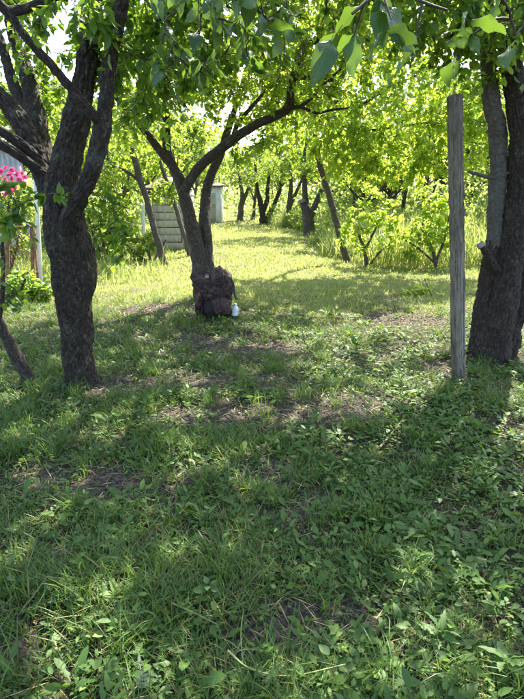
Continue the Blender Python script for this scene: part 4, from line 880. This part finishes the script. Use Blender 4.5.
prof = [(0, .034), (.006, .044), (.03, .047), (.06, .044), (.09, .047), (.125, .046), (.150, .032), (.165, .018), (.178, .017)]
th = np.linspace(0, 2 * math.pi, 20, endpoint=False)
V = np.array([(r_ * math.cos(t) * (1 + .05 * math.sin(3 * t + z * 40)), r_ * math.sin(t), z) for z, r_ in prof for t in th] + [(0, 0, 0)])
F = [(i * 20 + j, i * 20 + (j + 1) % 20, (i + 1) * 20 + (j + 1) % 20, (i + 1) * 20 + j) for i in range(len(prof) - 1) for j in range(20)] + [(180, (j + 2) % 20, j + 1, j) for j in range(0, 20, 2)]
link("bottle_body", mesh_from("bottle_body", V, np.array(F)), M['plastic'], bt)
V = np.array([(.021 * math.cos(t), .021 * math.sin(t), z) for z in (.176, .198) for t in th] + [(0, 0, .199)]); F = [(j, (j + 1) % 20, 20 + (j + 1) % 20, 20 + j) for j in range(20)] + [(20 + j, 21 + j, 20 + (j + 2) % 20, 40) for j in range(0, 20, 2)]
link("cap", mesh_from("cap", V, np.array(F), smooth=False), M['plastic'], bt); bt.scale = (.95, .95, .8); bt.rotation_euler = (math.radians(-6), math.radians(5), 0)

# ------------------------------------------------------------------ grass and weeds
def blades(rng, x, y, L, Wd, lean, curl, segs, rise=1.0):
    n = len(x); yaw = rng.uniform(0, 2 * math.pi, n); hd = np.stack([np.cos(yaw), np.sin(yaw), np.zeros(n)], 1)
    tw = yaw + math.pi / 2 + rng.normal(0, .5, n); sd = np.stack([np.cos(tw), np.sin(tw), np.zeros(n)], 1)
    base = np.stack([x, y, H(x, y) - .004], 1); rows = []; ss = np.linspace(0, 1, segs + 1)
    for s in ss:
        out_ = (lean * s + curl * s * s); up_ = np.sqrt(np.clip(1 - np.minimum(lean + curl * s * .8, .97) ** 2, .02, 1)) * s * rise - .45 * np.maximum(curl - .35, 0) * s ** 3
        c = base + hd * (L * out_)[:, None] + UP * (L * np.maximum(up_, .0) + .004 * (s > 0))[:, None]
        w = Wd * (1 - s ** 1.8) * (.65 + .6 * min(s * 3, 1) if s < 1 else 0) * .5
        rows.append((c, w))
    V = []; per = 2 * segs + 1
    for c, w in rows[:-1]: V += [c - sd * w[:, None], c + sd * w[:, None]]
    V.append(rows[-1][0]); V = np.stack(V, 1).reshape(-1, 3); T = []
    for q in range(segs - 1): a = 2 * q; T += [(a, a + 1, a + 3), (a, a + 3, a + 2)]
    T.append((2 * segs - 2, 2 * segs - 1, 2 * segs)); F = np.array(T)[None] + (np.arange(n) * per)[:, None, None]
    return V, F.reshape(-1, 3), per

def scatter(rng, n, y0, y1, margin=.9, power=1.0):
    y = y0 + (y1 - y0) * rng.uniform(0, 1, n) ** power; x = rng.uniform(-1, 1, n) * (.53 * y + margin); return x, y

def clumpy(rng, x, y, keep_bare=.12, bias=0.0):
    d = .55 + .55 * vnoise(x, y, .30, 31) + .45 * vnoise(x, y, .11, 32) + bias
    b = bareness(x, y); pr = np.clip(d, .08, 1) * np.clip(1.15 - b * 1.35, keep_bare, 1); return rng.uniform(0, 1, len(x)) < pr

def grass_object(name, label, mat, sets):
    bg_ = Bag()
    for V, F, rnd in sets: bg_.add(V, F, rnd=rnd)
    o = link(name, bg_.mesh(name), mat); tag(o, label, "grass", kind="stuff"); return o

rng = np.random.default_rng(500); sets = []
for n, y0, y1, L0, L1, w0, w1, segs, mg in ((62000, .75, 2.4, .025, .11, .0022, .0065, 4, .5), (95000, 2.4, 4.6, .03, .10, .0035, .0085, 3, .7), (85000, 4.6, 8.2, .035, .10, .005, .009, 2, .9)):
    x, y = scatter(rng, n, y0, y1, mg); keep = clumpy(rng, x, y) & (rng.uniform(0, 1, n) > lawn_factor(x, y) * .85); x, y = x[keep], y[keep]; m_ = len(x)
    left = np.clip(.5 - x / (.5 * y + .3), 0, 1); L = rng.uniform(L0, L1, m_) * (.65 + .6 * left) * (.8 + .5 * vnoise(x, y, .4, 33)); flat = rng.uniform(0, 1, m_) < .42
    lean = np.where(flat, rng.uniform(.7, .95, m_), rng.uniform(.05, .6, m_)); curl = np.where(flat, rng.uniform(0, .1, m_), rng.uniform(.05, .75, m_)); L = np.where(flat, L * 1.3, L)
    Vb, Fb, per = blades(rng, x, y, L, rng.uniform(w0, w1, m_), lean, curl, segs); r_ = np.clip(rng.uniform(0, .86, m_) + .22 * vnoise(x, y, .6, 34), 0, .88); dry = rng.uniform(0, 1, m_) < np.where(flat, .16, .03); r_ = np.where(dry, rng.uniform(.88, 1, m_), r_)
    sets.append((Vb, Fb, np.repeat(r_, per)))
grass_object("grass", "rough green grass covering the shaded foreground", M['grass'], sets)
# tall tufts inside it
sets = []; x0, y0 = scatter(rng, 300, 1.0, 7.5, .4); w_ = rng.uniform(0, 1, 300) < np.clip(.75 - .5 * x0 / (.5 * y0 + .3), .2, 1); x0, y0 = x0[w_], y0[w_]
q = rng.integers(0, len(x0), 9000); x = x0[q] + rng.normal(0, .035, len(q)); y = y0[q] + rng.normal(0, .035, len(q)); m_ = len(q)
Vb, Fb, per = blades(rng, x, y, rng.uniform(.08, .20, m_), rng.uniform(.003, .006, m_), rng.uniform(.05, .5, m_), rng.uniform(.1, .8, m_), 4); sets.append((Vb, Fb, np.repeat(rng.uniform(.1, .8, m_), per)))
grass_object("grass_tufts", "longer grass tufts standing out of the shaded turf", M['grass'], sets)
# sunlit mown lawn of the lane
sets = []
for n, y0_, y1_, L0, L1, w0, w1, segs, pw in ((90000, 5.6, 10.5, .03, .075, .005, .010, 2, 1), (110000, 10.5, 22, .04, .09, .010, .02, 2, 1), (60000, 22, 60, .06, .12, .025, .05, 2, 1.4)):
    x, y = scatter(rng, n, y0_, y1_, 1.2, pw); keep = (rng.uniform(0, 1, n) < lawn_factor(x, y)) & clumpy(rng, x, y, .15, .25); x, y = x[keep], y[keep]; m_ = len(x)
    Vb, Fb, per = blades(rng, x, y, rng.uniform(L0, L1, m_), rng.uniform(w0, w1, m_), rng.uniform(.05, .75, m_), rng.uniform(.05, .5, m_), segs); r_ = np.clip(rng.uniform(0, .8, m_) + .25 * vnoise(x, y, .9, 35) + .1, 0, .86); dry = rng.uniform(0, 1, m_) < .10
    sets.append((Vb, Fb, np.repeat(np.where(dry, rng.uniform(.86, 1, m_), r_), per)))
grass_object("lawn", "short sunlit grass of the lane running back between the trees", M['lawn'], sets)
# tall grass thicket on the right, rough fringe on the left
sets = []; n = 62000; y = rng.uniform(10.6, 27, n); x = rng.uniform(-.5, 12, n); edge = lane_right(y) + .1 + .45 * vnoise(x, y, 1.3, 41); keep = (x > edge) & (x < .6 * y + 1) & (y > 11.0 + .5 * vnoise(x, y, .8, 42)); x, y = x[keep], y[keep]; m_ = len(x)
Vb, Fb, per = blades(rng, x, y, rng.uniform(.4, 1.35, m_) * np.clip(.4 + (x - edge[keep]) / 1.4, .35, 1), rng.uniform(.009, .02, m_), rng.uniform(.02, .3, m_), rng.uniform(.1, .8, m_), 3); sets.append((Vb, Fb, np.repeat(np.clip(rng.normal(.62, .22, m_), 0, 1), per)))
n = 5000; x = rng.uniform(-6, -1.6, n); y = rng.uniform(9, 15, n); keep = (x < -1.7 - .12 * (y - 9)) & (vnoise(x, y, .6, 43) > -.1) & (np.hypot(x + 1.0, y - 7.7) > 1); x, y = x[keep], y[keep]; m_ = len(x)
Vb, Fb, per = blades(rng, x, y, rng.uniform(.12, .42, m_), rng.uniform(.007, .013, m_), rng.uniform(.02, .4, m_), rng.uniform(.1, .8, m_), 3); sets.append((Vb, Fb, np.repeat(np.clip(rng.normal(.5, .2, m_), 0, 1), per)))
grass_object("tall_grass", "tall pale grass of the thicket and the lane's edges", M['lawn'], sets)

# broad-leaved ground weeds: rosettes of small leaves, nobody could count them
def weeds(rng, x, y, k0, k1, L0, L1, wr, stem, tmpl, flat):
    k = rng.integers(k0, k1 + 1, len(x)); i_ = np.repeat(np.arange(len(x)), k); n = len(i_); sc = np.repeat(rng.uniform(.7, 1.3, len(x)), k)
    a = rng.uniform(0, 2 * math.pi, n); el = rng.uniform(flat[0], flat[1], n); D = np.stack([np.cos(a) * np.cos(el), np.sin(a) * np.cos(el), np.sin(el)], 1)
    st = rng.uniform(stem[0], stem[1], n) * sc; L = rng.uniform(L0, L1, n) * sc; P = np.stack([x[i_], y[i_], H(x[i_], y[i_])], 1) + D * st[:, None] * .6 + UP * (st * .7 + .004)[:, None]
    N = UP + rng.normal(0, .35, (n, 3)); Vl, Fl = leaf_batch(P, D, N, L, L * wr * rng.uniform(.85, 1.15, n), tmpl, .18)
    return Vl, Fl, np.repeat(np.clip(np.repeat(rng.uniform(0, .8, len(x)), k) + rng.uniform(-.1, .2, n), 0, 1), len(tmpl[0]))
bg_ = Bag()
def wscatter(n, y0, y1, right):
    x, y = scatter(rng, n, y0, y1, .5); f = .5 + .5 * x / (.5 * y + .3); pr = (.25 + .75 * f if right else .6) * np.clip(1.1 - bareness(x, y) * 1.2, .15, 1) * np.clip(.6 + .7 * vnoise(x, y, .35, 51), .1, 1); k = rng.uniform(0, 1, n) < pr; return x[k], y[k]
for n, y0_, y1_, k0, k1, L0, L1, wr, st, tm, fl, right in (
        (2600, .8, 2.6, 3, 6, .008, .040, .62, (.01, .05), TB, (-.1, .7), True), (4800, 2.6, 5.5, 3, 6, .012, .042, .6, (.01, .06), TB, (-.1, .7), True), (1300, .8, 3.2, 3, 7, .02, .055, .42, (.01, .07), TB, (-.1, .9), True), (900, 3.2, 7, 3, 7, .04, .075, .42, (.01, .07), TB, (-.1, .9), True),
        (800, 5.0, 8, 3, 5, .018, .042, .6, (.01, .05), TA, (-.1, .8), True), (3200, .8, 3, 3, 5, .007, .015, .8, (.01, .035), TB, (-.2, .5), False), (5000, 3, 6, 3, 5, .010, .02, .8, (.01, .035), TA, (-.2, .5), False),
        (1700, .8, 3, 4, 9, .03, .10, .30, (.0, .01), TD, (.15, .7), True), (2400, 3, 7, 4, 7, .05, .10, .28, (.0, .01), TD, (.15, .7), True)):
    x, y = wscatter(n, y0_, y1_, right); bg_.add(*(lambda t: (t[0], t[1]))(r3 := weeds(rng, x, y, k0, k1, L0, L1, wr, st, tm, fl)), rnd=r3[2])
tag(link("ground_weeds", bg_.mesh("ground_weeds"), M['weed']), "mixed small broad-leaved weeds carpeting the shaded ground", "weeds", kind="stuff")

# straw, cut stalks and dead leaves lying about
bg_ = Bag(); x, y = scatter(rng, 8500, .8, 8.5, .5); k_ = rng.uniform(0, 1, len(x)) < np.clip(.35 + bareness(x, y) * .8, .15, 1); x, y = x[k_], y[k_]; n = len(x)
a = rng.uniform(0, 6.28, n); D = np.stack([np.cos(a), np.sin(a), rng.normal(0, .12, n)], 1); Vl, Fl = leaf_batch(np.stack([x, y, H(x, y) + rng.uniform(.004, .03, n)], 1), D, UP + rng.normal(0, .2, (n, 3)), rng.uniform(.04, .16, n), rng.uniform(.002, .0045, n) * (1 + y * .12), TA, .03); bg_.add(Vl, Fl)
tag(link("straw", bg_.mesh("straw"), M['straw']), "dry cut stalks scattered over the turf", "straw", kind="stuff")
bg_ = Bag(); x, y = scatter(rng, 1500, .8, 8.5, .5); n = len(x); a = rng.uniform(0, 6.28, n); D = np.stack([np.cos(a), np.sin(a), rng.normal(0, .25, n)], 1); Lf = rng.uniform(.015, .045, n)
Vl, Fl = leaf_batch(np.stack([x, y, H(x, y) + rng.uniform(.004, .02, n)], 1), D, UP + rng.normal(0, .5, (n, 3)), Lf, Lf * .5, TB, -.25); bg_.add(Vl, Fl)
tag(link("leaf_litter", bg_.mesh("leaf_litter"), M['litter']), "small dead leaves lying among the grass", "dead leaves", kind="stuff")

# crumbs of earth on the bare spots
x, y = scatter(rng, 30000, .8, 7.5, .4); k_ = bareness(x, y) > .42; x, y = x[k_][:9000], y[k_][:9000]; n = len(x); r_ = rng.uniform(.0025, .008, n) * (1 + .1 * y)
oc = np.array([[1, 0, 0], [0, 1, 0], [-1, 0, 0], [0, -1, 0], [0, 0, 1], [0, 0, -1.0]]); of = np.array([[0, 1, 4], [1, 2, 4], [2, 3, 4], [3, 0, 4], [1, 0, 5], [2, 1, 5], [3, 2, 5], [0, 3, 5]])
Vc = np.stack([x, y, H(x, y) + r_ * .3], 1)[:, None] + oc[None] * r_[:, None, None] * rng.uniform(.5, 1.3, (n, 6, 1)) + rng.normal(0, .25, (n, 6, 3)) * r_[:, None, None]
M['crumb'] = noise_mat("earth_crumb", (.035, .027, .02), (.12, .095, .072), 40, .95, .2)
tag(link("soil_crumbs", mesh_from("soil_crumbs", Vc.reshape(-1, 3), (of[None] + (np.arange(n) * 6)[:, None, None]).reshape(-1, 3)), M['crumb']), "crumbs of dry earth on the bare spots", "soil", kind="stuff")

# single plants one can pick out
WM = {'dock': [single_leaf_mesh("dock_leaf", M['weed_one'], w, b_, .03, False, .12) for w, b_ in ((.40, .25), (.46, .15), (.36, .35))],
      'round': [single_leaf_mesh("round_leaf", M['weed_one'], w, b_, .02, False, .35) for w, b_ in ((.75, .2), (.82, .1))],
      'lobed': [single_leaf_mesh("lobed_leaf", M['weed_one'], w, b_, .02, True, .1) for w, b_ in ((.34, .25), (.30, .4))]}
def plant(name, label, px, py, kind, n, L, el, seed, h=.0, dirs=None):
    r_ = np.random.default_rng(seed); p = G(px, py); root = thing(name, label, "plant", p); a0 = r_.uniform(0, 6.28)
    for q in range(n):
        a = dirs[q] if dirs else a0 + q * 2.399 + r_.normal(0, .25); e = r_.uniform(*el); D = np.array([math.cos(a) * math.cos(e), math.sin(a) * math.cos(e), math.sin(e)]); l = L * r_.uniform(.7, 1.15)
        o = link("leaf", WM[kind][q % len(WM[kind])], None, root); zz = h * (q + .5) / n; o.matrix_basis = leaf_matrix(D * l * (.12 if kind != 'round' else .35) + np.array([0, 0, .012 + zz]), D, UP + r_.normal(0, .25, 3), l)
    if h:
        Vt, Ft, bk = tube(np.array([[0, 0, -.01], [.004, .003, h * .5], [0, 0, h]]), [.0035, .003, .002], 5); link("stem", mesh_from("stem", Vt, Ft, {"bk": bk}), M['weed_one'], root)
    return root
for args in (
    ("dock_plant", "dock with three long blunt leaves spreading left in the lower right", 400, 607, 'dock', 5, .085, (.05, .45), 1),
    ("weed_plant", "leafy clump of pointed leaves at the bottom right corner of the turf", 440, 640, 'lobed', 9, .075, (.2, .9), 2, .05),
    ("weed_plant", "bright broad-leaved weed cut by the lower right edge", 505, 668, 'dock', 8, .075, (.2, .8), 3, .05),
    ("dandelion", "dandelion with one long leaf lying towards the viewer in the left centre", 188, 498, 'lobed', 5, .09, (.0, .5), 4),
    ("weed_plant", "young upright pale green plant in the sunlit edge right of the centre", 357, 346, 'dock', 8, .11, (.8, 1.35), 5),
    ("dandelion", "dandelion rosette with a single broad leaf low on the left side", 112, 578, 'dock', 5, .11, (.1, .7), 6),
    ("round_leaf_weed", "cluster of small round pale leaves just left of the picture's centre line", 208, 600, 'round', 9, .045, (.0, .7), 7, .07),
    ("round_leaf_weed", "round-leaved seedling with two yellowish leaves in the centre", 284, 478, 'round', 5, .05, (.0, .6), 8, .06),
    ("weed_plant", "tuft of toothed leaves in the middle right of the shaded turf", 400, 500, 'lobed', 10, .08, (.15, .7), 9),
    ("dock_plant", "dock with wide drooping leaves right of the toothed tuft", 450, 520, 'dock', 6, .11, (.05, .5), 10),
    ("weed_plant", "broad-leaved weed near the right edge at mid height of the turf", 494, 470, 'dock', 7, .12, (.1, .6), 11),
    ("dandelion", "dandelion clump below the grey post", 440, 405, 'lobed', 10, .10, (.2, .9), 12),
    ("weed_plant", "leafy weed growing against the foot of the three-stemmed tree", 471, 376, 'dock', 9, .10, (.3, 1.0), 13),
    ("weed_plant", "lush low weed between the grey post and the bare soil", 410, 360, 'dock', 9, .09, (.2, .9), 14),
    ("dock_plant", "single pale drooping leaf of a dock low in the centre", 225, 640, 'dock', 3, .085, (.0, .35), 15),
    ("round_leaf_weed", "round pale leaf on a stalk at the bottom near the long stem", 332, 668, 'round', 3, .06, (.1, .6), 16, .05),
    ("dandelion", "long-leaved rosette in the dark turf at far left", 48, 600, 'dock', 5, .10, (.2, .8), 17),
    ("weed_plant", "tall pointed leaves in front of the old apple tree's roots", 105, 545, 'lobed', 6, .12, (.3, .9), 18)):
    plant(*args)

# pale fern-like sprig
p = G(140, 690); root = thing("pale_sprig", "pale whitish fern-like sprig at the bottom left of the turf", "plant", p); rng = np.random.default_rng(91)
M['pale'] = leaf_mat("pale_leaflet", [(0, (.30, .36, .20)), (1, (.42, .46, .30))], (.5, .55, .3), .3, .6, True)
lm = single_leaf_mesh("leaflet", M['pale'], .34, .1, .02, False, .1); st = np.array([[0, 0, 0], [.006, .01, .03], [.0, .03, .055], [-.012, .055, .07]]); Vt, Ft, bk = tube(catmull(st, 10), np.linspace(.002, .001, 10), 5); link("stem", mesh_from("stem", Vt, Ft, {"bk": bk}), M['pale'], root)
C = catmull(st, 10)
for q in range(2, 10):
    for s in (-1, 1): o = link("leaflet", lm, None, root); o.matrix_basis = leaf_matrix(C[q], np.array([s, .15, .35]), np.array([0, -.9, .6]), .026 * (1.15 - q * .07) * rng.uniform(.8, 1.2))
o = link("leaflet", lm, None, root); o.matrix_basis = leaf_matrix(C[9], np.array([0, .3, 1.0]), np.array([0, -1, .3]), .03)
# long stalks lying on the grass
def stalk(label, pts, r, zs, mat='straw'):
    P = np.array([G(x, y) + [0, 0, z] for (x, y), z in zip(pts, zs)]); b0 = P[0].copy(); n = 24; Vt, Ft, bk = tube(catmull(P - b0, n), np.linspace(r, r * .5, n), 6)
    tag(link("stalk", mesh_from("stalk", Vt, Ft, {"bk": bk}), M[mat], loc=b0), label, "stalk")
M['greenstalk'] = noise_mat("green_stalk", (.16, .20, .06), (.26, .29, .10), 20, .6, .1)
stalk("straight pale dry stalk lying slantwise on the soil right of centre", [(380, 449), (392, 437), (405, 423)], .007, (.02, .03, .05))
stalk("long pale green stem curving along the bottom edge", [(228, 668), (250, 678), (290, 683), (345, 676)], .0035, (.09, .06, .05, .07), 'greenstalk')
stalk("thin upright green stem rising at the bottom centre", [(243, 672), (241, 640), (244, 615)], .0025, (.05, .05, .04), 'greenstalk')
stalk("thin green stalk lying in the grass at lower left centre", [(172, 612), (195, 622), (218, 632)], .003, (.05, .05, .04), 'greenstalk')
stalk("brown twig lying in the soil at lower right", [(402, 655), (404, 630), (398, 605)], .004, (.01, .015, .01), 'twig')
